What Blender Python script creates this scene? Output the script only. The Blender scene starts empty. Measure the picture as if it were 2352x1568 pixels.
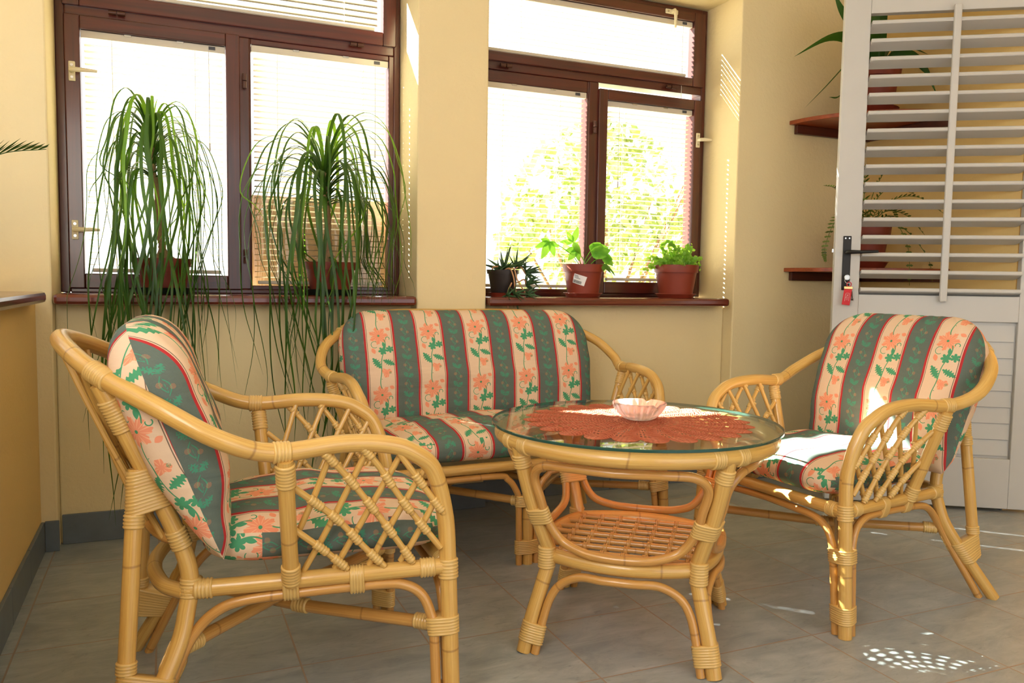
import bpy, math, random
from mathutils import Vector, Matrix
PI = math.pi
scene = bpy.context.scene
COL = scene.collection
sin, cos = math.sin, math.cos

# ------------------------------------------------------------------ node helpers
class X:
    """a scalar socket with operators"""
    nt = None
    def __init__(s, v): s.v = v
    def _m(s, op, *a, clamp=False):
        n = X.nt.nodes.new('ShaderNodeMath'); n.operation = op; n.use_clamp = clamp
        for i, q in enumerate((s,) + a):
            q = q.v if isinstance(q, X) else q
            if isinstance(q, (int, float)): n.inputs[i].default_value = q
            else: X.nt.links.new(q, n.inputs[i])
        return X(n.outputs[0])
    def __add__(s, o): return s._m('ADD', o)
    def __radd__(s, o): return s._m('ADD', o)
    def __sub__(s, o): return s._m('SUBTRACT', o)
    def __rsub__(s, o): return X(o)._m('SUBTRACT', s)
    def __mul__(s, o): return s._m('MULTIPLY', o)
    def __rmul__(s, o): return s._m('MULTIPLY', o)
    def __truediv__(s, o): return s._m('DIVIDE', o)
    def __neg__(s): return s._m('MULTIPLY', -1.0)
    def lt(s, o): return s._m('LESS_THAN', o)
    def gt(s, o): return s._m('GREATER_THAN', o)
    def mod(s, o): return s._m('FLOORED_MODULO', o)
    def floor(s): return s._m('FLOOR')
    def abs(s): return s._m('ABSOLUTE')
    def sqrt(s): return s._m('SQRT')
    def sin(s): return s._m('SINE')
    def cos(s): return s._m('COSINE')
    def pow(s, o): return s._m('POWER', o)
    def max(s, o): return s._m('MAXIMUM', o)
    def min(s, o): return s._m('MINIMUM', o)
    def atan2(s, o): return s._m('ARCTAN2', o)
    def clamp(s): return s._m('ADD', 0.0, clamp=True)

def hyp(a, b): return (a*a + b*b).sqrt()

def s2l(c):
    return tuple((x/12.92 if x <= .04045 else ((x+.055)/1.055)**2.4) for x in [q/255 for q in c])

def rgba(c): return (c[0], c[1], c[2], 1)

def new_mat(name):
    m = bpy.data.materials.new(name); m.use_nodes = True
    nt = m.node_tree
    for n in list(nt.nodes): nt.nodes.remove(n)
    out = nt.nodes.new('ShaderNodeOutputMaterial')
    X.nt = nt
    return m, nt, out

def setin(nt, sock, v):
    if isinstance(v, X): v = v.v
    if isinstance(v, (int, float)): sock.default_value = v
    elif isinstance(v, tuple): sock.default_value = rgba(v) if len(sock.default_value) == 4 else v
    else: nt.links.new(v, sock)

def principled(nt, out, color, rough=.5, metal=0., spec=.5, coat=0., coat_rough=.1, normal=None, trans=0., emit=None):
    b = nt.nodes.new('ShaderNodeBsdfPrincipled')
    setin(nt, b.inputs['Base Color'], color); setin(nt, b.inputs['Roughness'], rough)
    b.inputs['Metallic'].default_value = metal; b.inputs['Specular IOR Level'].default_value = spec
    b.inputs['Coat Weight'].default_value = coat; b.inputs['Coat Roughness'].default_value = coat_rough
    if normal is not None: nt.links.new(normal, b.inputs['Normal'])
    if out is not None: nt.links.new(b.outputs[0], out.inputs[0])
    return b

def mixc(nt, f, a, b, mode='MIX'):
    n = nt.nodes.new('ShaderNodeMix'); n.data_type = 'RGBA'; n.blend_type = mode
    setin(nt, n.inputs[0], f); setin(nt, n.inputs[6], a); setin(nt, n.inputs[7], b)
    return n.outputs[2]

def noise(nt, vec, scale, detail=3, rough=.55, dist=0.):
    n = nt.nodes.new('ShaderNodeTexNoise')
    n.inputs['Scale'].default_value = scale; n.inputs['Detail'].default_value = detail
    n.inputs['Roughness'].default_value = rough; n.inputs['Distortion'].default_value = dist
    if vec is not None: nt.links.new(vec, n.inputs['Vector'])
    return X(n.outputs[0])

def mapped(nt, vec, scale=(1, 1, 1), loc=(0, 0, 0)):
    n = nt.nodes.new('ShaderNodeMapping'); n.inputs['Scale'].default_value = scale; n.inputs['Location'].default_value = loc
    nt.links.new(vec, n.inputs['Vector']); return n.outputs[0]

def texco(nt, which): return nt.nodes.new('ShaderNodeTexCoord').outputs[which]

def bump(nt, h, strength=.3, dist=.01):
    n = nt.nodes.new('ShaderNodeBump'); n.inputs['Strength'].default_value = strength; n.inputs['Distance'].default_value = dist
    setin(nt, n.inputs['Height'], h); return n.outputs[0]

def remap(x, a, b, c=0., d=1.):
    n = X.nt.nodes.new('ShaderNodeMapRange'); X.nt.links.new(x.v, n.inputs[0])
    for i, q in enumerate((a, b, c, d)): n.inputs[i+1].default_value = q
    return X(n.outputs[0])

# ------------------------------------------------------------------ materials
M = {}
def simple(name, srgb, rough=.5, metal=0., spec=.5, var=0., scale=20, coat=0., bmp=0., bscale=60):
    m, nt, out = new_mat(name)
    c = s2l(srgb); col = c; nrm = None
    if var or bmp: ob = texco(nt, 'Object')
    if var:
        n = noise(nt, ob, scale, 4)
        col = mixc(nt, n, tuple(x*(1-var) for x in c), tuple(min(1, x*(1+var)) for x in c))
    if bmp: nrm = bump(nt, noise(nt, ob, bscale, 3), bmp, .01)
    principled(nt, out, col, rough, metal, spec, coat, normal=nrm)
    M[name] = m; return m

def rattan(name, base, dark, coat=.55):
    m, nt, out = new_mat(name)
    uv = texco(nt, 'UV')
    st = noise(nt, mapped(nt, uv, (260, 5, 1)), 1., 4, .65)
    big = noise(nt, mapped(nt, uv, (9, 3.2, 1)), 1., 3)
    ob = noise(nt, texco(nt, 'Object'), 5., 2)
    sep = nt.nodes.new('ShaderNodeSeparateXYZ'); nt.links.new(uv, sep.inputs[0])
    v = X(sep.outputs[1])
    wob = noise(nt, mapped(nt, uv, (6, 2, 1)), 1., 2)
    node = ((v + wob*.05).mod(.43) - .21).abs()
    node = remap(node, 0, .004, 1, 0)
    c = mixc(nt, remap(st, .35, .7), s2l(base), s2l(dark))
    c = mixc(nt, remap(big, .55, .8, 0, .45), c, s2l((min(255, base[0]+18), min(255, base[1]+20), base[2]+25)))
    c = mixc(nt, remap(ob, .5, .75, 0, .35), c, s2l(dark))
    c = mixc(nt, node*.55, c, s2l((120, 74, 32)))
    principled(nt, out, c, .36, 0, .5, coat, .12, normal=bump(nt, st, .10, .002))
    M[name] = m
rattan('rattan', (218, 177, 98), (196, 146, 70))
rattan('rattan_binding', (226, 190, 116), (198, 152, 82), .35)
rattan('rattan_dark', (208, 158, 84), (184, 126, 60))

def wall_mat(name, srgb):
    m, nt, out = new_mat(name)
    ob = texco(nt, 'Object')
    n1 = noise(nt, ob, 3., 3); n2 = noise(nt, ob, 55., 4, .6)
    c = s2l(srgb)
    col = mixc(nt, n1, tuple(x*.96 for x in c), tuple(min(1, x*1.03) for x in c))
    principled(nt, out, col, .8, 0, .3, normal=bump(nt, n2, .22, .01))
    M[name] = m
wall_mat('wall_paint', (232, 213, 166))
wall_mat('wall_paint_bounce_lit', (228, 194, 128))  # orange bounce light on the side walls mixed into the paint colour
simple('ceiling_paint', (248, 240, 220), .9, var=.03)

def floor_mat():
    m, nt, out = new_mat('floor_tiles')
    ob = texco(nt, 'Object')
    sep = nt.nodes.new('ShaderNodeSeparateXYZ'); nt.links.new(ob, sep.inputs[0])
    x = X(sep.outputs[0]) - .298; y = X(sep.outputs[1]) - .324
    S = .3333
    gx = ((x/S + .5).mod(1.) - .5).abs(); gy = ((y/S + .5).mod(1.) - .5).abs()
    g = gx.min(gy)
    grout = remap(g, .0055, .0085, 1, 0)
    comb = nt.nodes.new('ShaderNodeCombineXYZ')
    nt.links.new((x/S).floor().v, comb.inputs[0]); nt.links.new((y/S).floor().v, comb.inputs[1])
    wn = nt.nodes.new('ShaderNodeTexWhiteNoise'); nt.links.new(comb.outputs[0], wn.inputs['Vector'])
    va = nt.nodes.new('ShaderNodeVectorMath'); va.operation = 'MULTIPLY_ADD'
    nt.links.new(wn.outputs['Color'], va.inputs[0]); va.inputs[1].default_value = (9, 9, 9); nt.links.new(ob, va.inputs[2])
    mv = mapped(nt, va.outputs[0], (5, 13, 1))
    n1 = noise(nt, mv, 1.3, 6, .68, .8); n2 = noise(nt, mapped(nt, va.outputs[0], (26, 60, 1)), 1., 5, .7, 1.2)
    c = mixc(nt, remap(n1, .32, .7), s2l((136, 142, 144)), s2l((178, 181, 179)))
    c = mixc(nt, remap(n2, .58, .74, 0, .5), c, s2l((94, 97, 95)))
    c = mixc(nt, X(wn.outputs['Value'])*.14, c, s2l((106, 112, 112)))
    c = mixc(nt, grout, c, s2l((156, 136, 116)))
    hgt = (1 - grout) + n2*.15
    principled(nt, out, c, remap(n1, .3, .7, .30, .46), 0, .5, normal=bump(nt, hgt, .25, .004))
    M['floor_tiles'] = m
floor_mat()
simple('skirting_tile', (104, 112, 118), .4, var=.22, scale=14)

def wood(name, a, b, rough=.28, coat=.3, axis=0):
    m, nt, out = new_mat(name)
    ob = texco(nt, 'Object')
    sc = [34, 34, 34]; sc[axis] = 1.6
    n = noise(nt, mapped(nt, ob, tuple(sc)), 1., 5, .62, .6)
    c = mixc(nt, remap(n, .3, .72), s2l(a), s2l(b))
    principled(nt, out, c, rough, 0, .5, coat, .15, normal=bump(nt, n, .12, .003))
    M[name] = m
wood('window_wood', (58, 22, 17), (92, 36, 25), axis=0)
wood('window_wood_upright', (58, 22, 17), (92, 36, 25), axis=2)
wood('sill_wood', (78, 30, 20), (116, 48, 30), .22, .5, 0)
wood('sill_wood_side', (72, 30, 24), (104, 46, 34), .22, .5, 1)
wood('shelf_wood', (120, 52, 24), (166, 78, 36), .35, .2, 0)
wood('bracket_wood', (64, 24, 14), (92, 36, 20), .4, .1, 0)
simple('white_paint', (200, 198, 194), .42, var=.03, scale=9)
simple('headrail', (206, 196, 178), .5)
simple('cream_handle', (226, 214, 180), .4)
simple('hinge_brown', (74, 42, 30), .4, .3)
simple('black_metal', (26, 23, 22), .45, .2)
simple('steel', (190, 188, 184), .25, 1.)
simple('gold', (226, 196, 132), .3, 1.)
simple('red_strap', (205, 22, 34), .5)
simple('white_print', (240, 215, 215), .6)
simple('terracotta_plastic', (130, 49, 28), .5, var=.08, scale=8)
simple('terracotta_saucer', (126, 46, 27), .45, var=.06)
simple('black_plastic', (36, 30, 30), .4)
simple('green_tray', (32, 44, 36), .45)
simple('soil', (62, 44, 32), .95, var=.5, scale=120, bmp=.6, bscale=150)
simple('label_paper', (236, 236, 236), .6)
simple('label_ink', (70, 70, 74), .6)
simple('bark', (150, 118, 84), .85, var=.4, scale=40, bmp=.6, bscale=60)
simple('dry_stem', (186, 140, 100), .8, var=.3, scale=60)
simple('shade_block_plaster', (150, 124, 92), .85, var=.12, scale=10)
simple('terrace', (226, 214, 196), .85, var=.1, scale=3)
simple('tree_bark', (110, 84, 60), .9, var=.3, scale=30)

def leafmat(name, a, b, tr=.35, scale=14, rough=.4):
    m, nt, out = new_mat(name)
    n = noise(nt, texco(nt, 'Object'), scale, 3)
    c = mixc(nt, remap(n, .3, .7), s2l(a), s2l(b))
    p = principled(nt, None, c, rough, 0, .4)
    t = nt.nodes.new('ShaderNodeBsdfTranslucent')
    ct = mixc(nt, .5, c, s2l((min(255, b[0]+60), min(255, b[1]+70), b[2])))
    nt.links.new(ct, t.inputs[0])
    mx = nt.nodes.new('ShaderNodeMixShader'); mx.inputs[0].default_value = tr
    nt.links.new(p.outputs[0], mx.inputs[1]); nt.links.new(t.outputs[0], mx.inputs[2]); nt.links.new(mx.outputs[0], out.inputs[0])
    M[name] = m
leafmat('palm_leaf', (34, 66, 22), (70, 108, 36), .28, 6)
leafmat('palm_leaf_young', (80, 126, 36), (118, 158, 52), .40, 6)
leafmat('aloe_leaf', (38, 70, 40), (78, 112, 66), .15, 20)
leafmat('broad_leaf', (70, 136, 42), (128, 186, 66), .5, 12)
leafmat('fern_leaf', (104, 160, 50), (150, 196, 78), .5, 12)
leafmat('dark_leaf', (24, 62, 20), (52, 96, 34), .25, 8)
leafmat('frond_leaf', (58, 90, 34), (112, 130, 54), .3, 10)
leafmat('cycad_leaf', (34, 66, 24), (74, 104, 40), .25, 10)
leafmat('tree_leaf', (62, 90, 40), (112, 118, 70), .4, 3)

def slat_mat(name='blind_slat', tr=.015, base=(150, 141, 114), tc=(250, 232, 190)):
    m, nt, out = new_mat(name)
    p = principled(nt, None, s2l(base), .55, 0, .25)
    t = nt.nodes.new('ShaderNodeBsdfTranslucent'); t.inputs[0].default_value = rgba(s2l(tc))
    mx = nt.nodes.new('ShaderNodeMixShader'); mx.inputs[0].default_value = tr
    nt.links.new(p.outputs[0], mx.inputs[1]); nt.links.new(t.outputs[0], mx.inputs[2]); nt.links.new(mx.outputs[0], out.inputs[0])
    M[name] = m
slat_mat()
slat_mat('sun_stop_slat', .08, (225, 225, 225), (236, 240, 255))  # slats of the unseen blind added against the sun

def pane_mat(name, tint, rmin=.04):
    m, nt, out = new_mat(name)
    tr = nt.nodes.new('ShaderNodeBsdfTransparent'); tr.inputs[0].default_value = rgba(tint)
    gl = nt.nodes.new('ShaderNodeBsdfGlossy'); gl.inputs['Roughness'].default_value = .02
    lw = nt.nodes.new('ShaderNodeLayerWeight'); lw.inputs[0].default_value = .5
    fr = X(lw.outputs['Facing']).pow(5.)*(1-rmin) + rmin
    mx = nt.nodes.new('ShaderNodeMixShader')
    nt.links.new(fr.v, mx.inputs[0]); nt.links.new(tr.outputs[0], mx.inputs[1]); nt.links.new(gl.outputs[0], mx.inputs[2])
    nt.links.new(mx.outputs[0], out.inputs[0]); M[name] = m
pane_mat('window_glass', (.97, .98, .97))
pane_mat('table_glass', (.93, .965, .94))
def edge_mat():
    m, nt, out = new_mat('glass_edge')
    principled(nt, out, s2l((30, 74, 66)), .12, 0, .6); M['glass_edge'] = m
edge_mat()
def ash_mat():
    m, nt, out = new_mat('pressed_glass')
    g = nt.nodes.new('ShaderNodeBsdfGlass'); g.inputs['IOR'].default_value = 1.45; g.inputs['Roughness'].default_value = .05
    g.inputs[0].default_value = (1, .99, .99, 1)
    t = nt.nodes.new('ShaderNodeBsdfTransparent'); t.inputs[0].default_value = (.98, .95, .95, 1)
    d = nt.nodes.new('ShaderNodeBsdfTranslucent'); d.inputs[0].default_value = (1, .98, .98, 1)
    mx = nt.nodes.new('ShaderNodeMixShader'); mx.inputs[0].default_value = .45
    m2 = nt.nodes.new('ShaderNodeMixShader'); m2.inputs[0].default_value = .26
    nt.links.new(g.outputs[0], mx.inputs[1]); nt.links.new(t.outputs[0], mx.inputs[2])
    nt.links.new(mx.outputs[0], m2.inputs[1]); nt.links.new(d.outputs[0], m2.inputs[2]); nt.links.new(m2.outputs[0], out.inputs[0])
    M['pressed_glass'] = m
ash_mat()

def doily_mat():
    m, nt, out = new_mat('crochet')
    uv = texco(nt, 'UV')
    sep = nt.nodes.new('ShaderNodeSeparateXYZ'); nt.links.new(uv, sep.inputs[0])
    x = X(sep.outputs[0]); y = X(sep.outputs[1])
    r = hyp(x, y); th = y.atan2(x)
    rows = (r*(2*PI/.0085)).sin(); cols = (th*150).sin()
    pet = (th*24 + (r*38).sin()*1.2).sin()
    loops = rows*.6 + cols*rows*.5 + pet*.8
    holes = (remap(rows, .55, .9)*remap(cols, .1, .7)*remap(pet, -.1, .6))
    n = noise(nt, texco(nt, 'Object'), 90, 3)
    c = mixc(nt, remap(loops + n*.6, -1, 1.6), s2l((204, 104, 76)), s2l((234, 144, 112)))
    c = mixc(nt, holes*.7, c, s2l((120, 44, 24)))
    p = principled(nt, None, c, .85, 0, .2, normal=bump(nt, loops + n*.5, .8, .004))
    t = nt.nodes.new('ShaderNodeBsdfTranslucent'); nt.links.new(mixc(nt, .5, c, s2l((255, 120, 60))), t.inputs[0])
    mx = nt.nodes.new('ShaderNodeMixShader'); mx.inputs[0].default_value = .32
    nt.links.new(p.outputs[0], mx.inputs[1]); nt.links.new(t.outputs[0], mx.inputs[2])
    tp = nt.nodes.new('ShaderNodeBsdfTransparent'); m3 = nt.nodes.new('ShaderNodeMixShader')
    hole = (remap(pet, .1, .8)*remap(((r*(2*PI/.026)).sin()), .2, .8)*remap(cols, -.2, .6)).gt(.22)*r.gt(.05)*r.lt(.255)
    nt.links.new(hole.v, m3.inputs[0]); nt.links.new(mx.outputs[0], m3.inputs[1]); nt.links.new(tp.outputs[0], m3.inputs[2]); nt.links.new(m3.outputs[0], out.inputs[0])
    M['crochet'] = m
doily_mat()

def fabric_mat():
    m, nt, out = new_mat('striped_floral_fabric')
    uv = texco(nt, 'UV')
    sep = nt.nodes.new('ShaderNodeSeparateXYZ'); nt.links.new(uv, sep.inputs[0])
    U = X(sep.outputs[0]); V = X(sep.outputs[1])
    P, CW = .195, .0505            # period of the stripes, half width of the cream stripe
    k = (U/P + .5).floor()
    x = U - k*P                    # -P/2..P/2, the cream stripe is centred on 0
    ax = x.abs()
    H = .236
    y = (V + k*.017).mod(H) - .06  # flower sits at y = 0
    def flower(cx, cy, R, n, ph, deep):
        dx = x - cx; dy = y - cy; r = hyp(dx, dy); th = dy.atan2(dx)
        p = ((th*n + ph).cos()*(1-deep*0) + 1)*.5
        edge = ((th*n*3 + ph).cos()*.05)
        return r.lt((p.pow(.45)*deep + (1-deep) + edge)*R), r, th
    def ell(cx, cy, L, Wd, ang, ser=0., base=None):
        xx = x if base is None else base[0]; yy = y if base is None else base[1]
        dx = xx - cx; dy = yy - cy
        a = (dx*cos(ang) + dy*sin(ang))*(1/L); b = (dy*cos(ang) - dx*sin(ang))*(1/Wd)
        lim = 1 - a*a
        if ser: lim = lim*((a*ser).sin()*.28 + .8)
        return b.abs().lt(lim)
    def ivy(cx, cy, R, ph):
        dx = x - cx; dy = y - cy; r = hyp(dx, dy); th = dy.atan2(dx)
        return r.lt(((th*3 + ph).cos().abs().pow(.7)*.55 + .45)*R)
    f1, r1, t1 = flower(-.003, .0, .0355, 7, .6, .42)
    f2, r2, t2 = flower(.016, .150, .0200, 3, 1.2, .5)
    f3 = ell(-.026, .062, .013, .0075, 1.2)
    f4 = ell(.034, -.028, .010, .007, .4)
    coral = f1.max(f2).max(f3).max(f4)
    rays = ((t1*14).sin().gt(.86))*r1.gt(.008)*f1
    rays2 = ((t2*10).sin().gt(.8))*r2.gt(.006)*f2
    vine_x = ((y*(2*PI/H) + .4).sin())*.012 + ((y*(4*PI/H)).sin())*.005
    vine = (x - vine_x - .004).abs().lt(.0016)*r1.gt(.024)
    vine2 = (hyp(x + .020, y - .036) - .013).abs().lt(.0011)*x.lt(-.012)
    curl = (hyp(x - .030, y - .012) - .007).abs().lt(.0013)*y.lt(.016)
    g1 = ivy(.008, .062, .0170, .4); g2 = ivy(.035, .056, .0150, 1.9)
    g3 = ell(-.017, .112, .027, .0135, .95, 20.); g4 = ell(.028, .110, .025, .012, .42, 20.)
    g5 = ell(.014, .038, .014, .006, 1.35); g6 = ell(-.022, .198, .013, .006, .3); g7 = ell(.002, .186, .014, .005, 1.2)
    g8 = r1.lt(.0042); g9 = (hyp(x - .030, y - .150)).lt(.005)*(noise(nt, mapped(nt, uv, (600, 600, 1)), 1., 1).gt(.5))
    green = vine.max(vine2).max(curl).max(g1).max(g2).max(g3).max(g4).max(g5).max(g6).max(g7).max(g8).max(g9)
    # green stripe decoration
    xs = (U/P).mod(1.)*P - P/2
    H2 = .074
    y2 = (V + k*.03).mod(H2) - H2/2
    vy = ((V + k*.03)*(2*PI/H2)).sin()*.009
    tv = (xs - vy).abs().lt(.0013)
    n3 = noise(nt, mapped(nt, uv, (230, 230, 1)), 1., 3, .6)
    blob = ell(-.008, -.018, .015, .0095, .9, 16., (xs, y2)).max(ell(.009, .016, .014, .0095, -.7, 16., (xs, y2)))
    blob = blob*n3.gt(.44)
    berry = (hyp(xs + .010, y2 - .017)).lt(.0062).max(hyp(xs - .012, y2 + .016).lt(.0058))
    dots = ((V*2400).sin()*(U*2400).sin()).gt(.05)
    berry = berry*dots
    # colours
    weave = noise(nt, mapped(nt, uv, (900, 900, 1)), 1., 2)
    warp = noise(nt, mapped(nt, uv, (1500, 60, 1)), 1., 2); weft = noise(nt, mapped(nt, uv, (60, 1500, 1)), 1., 2)
    sg = mixc(nt, warp*.5 + weft*.5, s2l((82, 94, 88)), s2l((110, 120, 110)))
    sg = mixc(nt, tv.max(blob)*.85, sg, s2l((72, 148, 118)))
    sg = mixc(nt, berry*.75, sg, s2l((190, 126, 86)))
    cr = mixc(nt, warp*.5 + weft*.5, s2l((216, 184, 152)), s2l((232, 204, 176)))
    cr = mixc(nt, coral*.9, cr, s2l((232, 142, 108)))
    cr = mixc(nt, rays.max(rays2)*.6, cr, s2l((242, 196, 156)))
    cr = mixc(nt, green*.92, cr, s2l((38, 146, 104)))
    line = (ax - (CW - .0035)).abs().lt(.0011)
    cr = mixc(nt, line*.85, cr, s2l((88, 70, 64)))
    c = mixc(nt, ax.gt(CW), cr, sg)
    red = ax.gt(CW)*ax.lt(CW + .0075)
    c = mixc(nt, red, c, s2l((176, 52, 54)))
    fold = noise(nt, mapped(nt, texco(nt, 'Object'), (5, 5, 26)), 1., 2, .5, .4)
    hgt = weave*.02 + remap(fold, .35, .65)*.35
    principled(nt, out, c, .85, 0, .15, normal=bump(nt, hgt, .35, .012))
    M['fabric'] = m
fabric_mat()
simple('lining', (206, 206, 208), .8)

# ------------------------------------------------------------------ mesh helpers
class MB:
    def __init__(s): s.v = []; s.f = []; s.uv = []; s.mi = []; s.mats = []
    def vert(s, p): s.v.append(tuple(p)); return len(s.v) - 1
    def face(s, ids, uvs=None, mi=0):
        s.f.append(tuple(ids)); s.uv.append(uvs or [(0, 0)]*len(ids)); s.mi.append(mi)
    def box(s, lo, hi, mi=0):
        x0, y0, z0 = lo; x1, y1, z1 = hi
        i = [s.vert(p) for p in ((x0,y0,z0),(x1,y0,z0),(x1,y1,z0),(x0,y1,z0),(x0,y0,z1),(x1,y0,z1),(x1,y1,z1),(x0,y1,z1))]
        for q in ((0,3,2,1),(4,5,6,7),(0,1,5,4),(1,2,6,5),(2,3,7,6),(3,0,4,7)): s.face([i[k] for k in q], mi=mi)
    def obox(s, c, ax, ay, az, mi=0):
        c, ax, ay, az = map(Vector, (c, ax, ay, az))
        i = [s.vert(c + ax*a + ay*b + az*d) for d in (-1, 1) for a, b in ((-1,-1),(1,-1),(1,1),(-1,1))]
        for q in ((0,3,2,1),(4,5,6,7),(0,1,5,4),(1,2,6,5),(2,3,7,6),(3,0,4,7)): s.face([i[k] for k in q], mi=mi)
    def tube(s, pts, r, n=10, caps=True, mi=0, closed=False, flat=None):
        pts = [Vector(p) for p in pts]; N = len(pts)
        rr = r if isinstance(r, (list, tuple)) else [r]*N
        up = None; rings = []; L = 0.
        for i in range(N):
            if closed: t = pts[(i+1) % N] - pts[(i-1) % N]
            else: t = pts[min(i+1, N-1)] - pts[max(i-1, 0)]
            t.normalize()
            if up is None:
                a = Vector((0, 0, 1)) if abs(t.z) < .9 else Vector((1, 0, 0))
                up = (a - t*a.dot(t)).normalized()
            else:
                up = (up - t*up.dot(t)).normalized()
            sd = t.cross(up)
            if i: L += (pts[i]-pts[i-1]).length
            ring = []
            for k in range(n):
                a = 2*PI*k/n
                ring.append(s.vert(pts[i] + (up*cos(a) + sd*sin(a)*(flat or 1.))*rr[i]))
            rings.append((ring, L))
        lim = N if closed else N-1
        for i in range(lim):
            a, la = rings[i]; b, lb = rings[(i+1) % N]
            if closed and i == N-1: lb = la + (pts[0]-pts[-1]).length
            for k in range(n):
                k2 = (k+1) % n
                s.face((a[k], a[k2], b[k2], b[k]), [(k/n*.11, la), ((k+1)/n*.11, la), ((k+1)/n*.11, lb), (k/n*.11, lb)], mi)
        if caps and not closed:
            s.face(list(reversed(rings[0][0])), mi=mi); s.face(rings[-1][0], mi=mi)
    def lathe(s, prof, c=(0, 0, 0), n=32, mi=0, rad=None):
        """prof: (r, z) list; rad(k, a, i) optional radius factor"""
        rings = []
        for i, (r, z) in enumerate(prof):
            if r < 1e-6: rings.append([s.vert((c[0], c[1], c[2]+z))]); continue
            rings.append([s.vert((c[0] + r*(rad(2*PI*k/n, i) if rad else 1)*cos(2*PI*k/n), c[1] + r*(rad(2*PI*k/n, i) if rad else 1)*sin(2*PI*k/n), c[2]+z)) for k in range(n)])
        for i in range(len(rings)-1):
            a, b = rings[i], rings[i+1]
            for k in range(n):
                k2 = (k+1) % n
                if len(a) == 1 and len(b) == 1: continue
                if len(a) == 1: s.face((a[0], b[k2], b[k]), mi=mi)
                elif len(b) == 1: s.face((a[k], a[k2], b[0]), mi=mi)
                else: s.face((a[k], a[k2], b[k2], b[k]), mi=mi)
    def grid(s, fn, nu, nv, mi=0, uvf=None):
        ids = [[s.vert(fn(i/nu, j/nv)) for j in range(nv+1)] for i in range(nu+1)]
        for i in range(nu):
            for j in range(nv):
                q = ((i, j), (i+1, j), (i+1, j+1), (i, j+1))
                s.face([ids[a][b] for a, b in q], [uvf(a/nu, b/nv) for a, b in q] if uvf else None, mi)
    def build(s, name, mat, parent=None, smooth=True, bevel=0., loc=None, sharp=True):
        me = bpy.data.meshes.new(name); me.from_pydata(s.v, [], s.f); me.update()
        uvl = me.uv_layers.new(name='UVMap')
        flat = [c for f in s.uv for q in f for c in q]
        if len(flat) == 2*len(me.loops): uvl.data.foreach_set('uv', flat)
        for m_ in (mat if isinstance(mat, (list, tuple)) else [mat]): me.materials.append(M[m_])
        if len(s.mi) == len(me.polygons): me.polygons.foreach_set('material_index', s.mi)
        o = bpy.data.objects.new(name, me); COL.objects.link(o)
        if parent is not None: o.parent = parent
        if loc: o.location = loc
        if smooth:
            me.polygons.foreach_set('use_smooth', [True]*len(me.polygons))
            if sharp: me.set_sharp_from_angle(angle=math.radians(42))
        if bevel:
            b = o.modifiers.new('bevel', 'BEVEL'); b.width = bevel; b.segments = 2; b.limit_method = 'ANGLE'; b.angle_limit = .6
            b.harden_normals = False
        return o

def cr(P, n=8, closed=False):
    P = [Vector(p) for p in P]; N = len(P); o = []
    if closed:
        for i in range(N):
            a, b, c, d = P[i-1], P[i], P[(i+1) % N], P[(i+2) % N]
            for j in range(n):
                t = j/n
                o.append(.5*(2*b + (c-a)*t + (2*a-5*b+4*c-d)*t*t + (3*b-a-3*c+d)*t**3))
        return o
    Q = [2*P[0]-P[1]] + P + [2*P[-1]-P[-2]]
    for i in range(1, N):
        a, b, c, d = Q[i-1], Q[i], Q[i+1], Q[i+2]
        for j in range(n):
            t = j/n
            o.append(.5*(2*b + (c-a)*t + (2*a-5*b+4*c-d)*t*t + (3*b-a-3*c+d)*t**3))
    o.append(P[-1]); return o

def hull2(pts):
    pts = sorted(set((round(a, 6), round(b, 6)) for a, b in pts))
    def half(ps):
        h = []
        for p in ps:
            while len(h) >= 2 and (h[-1][0]-h[-2][0])*(p[1]-h[-2][1]) - (h[-1][1]-h[-2][1])*(p[0]-h[-2][0]) <= 0: h.pop()
            h.append(p)
        return h
    l = half(pts); u = half(reversed(pts)); return l[:-1] + u[:-1]

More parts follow.
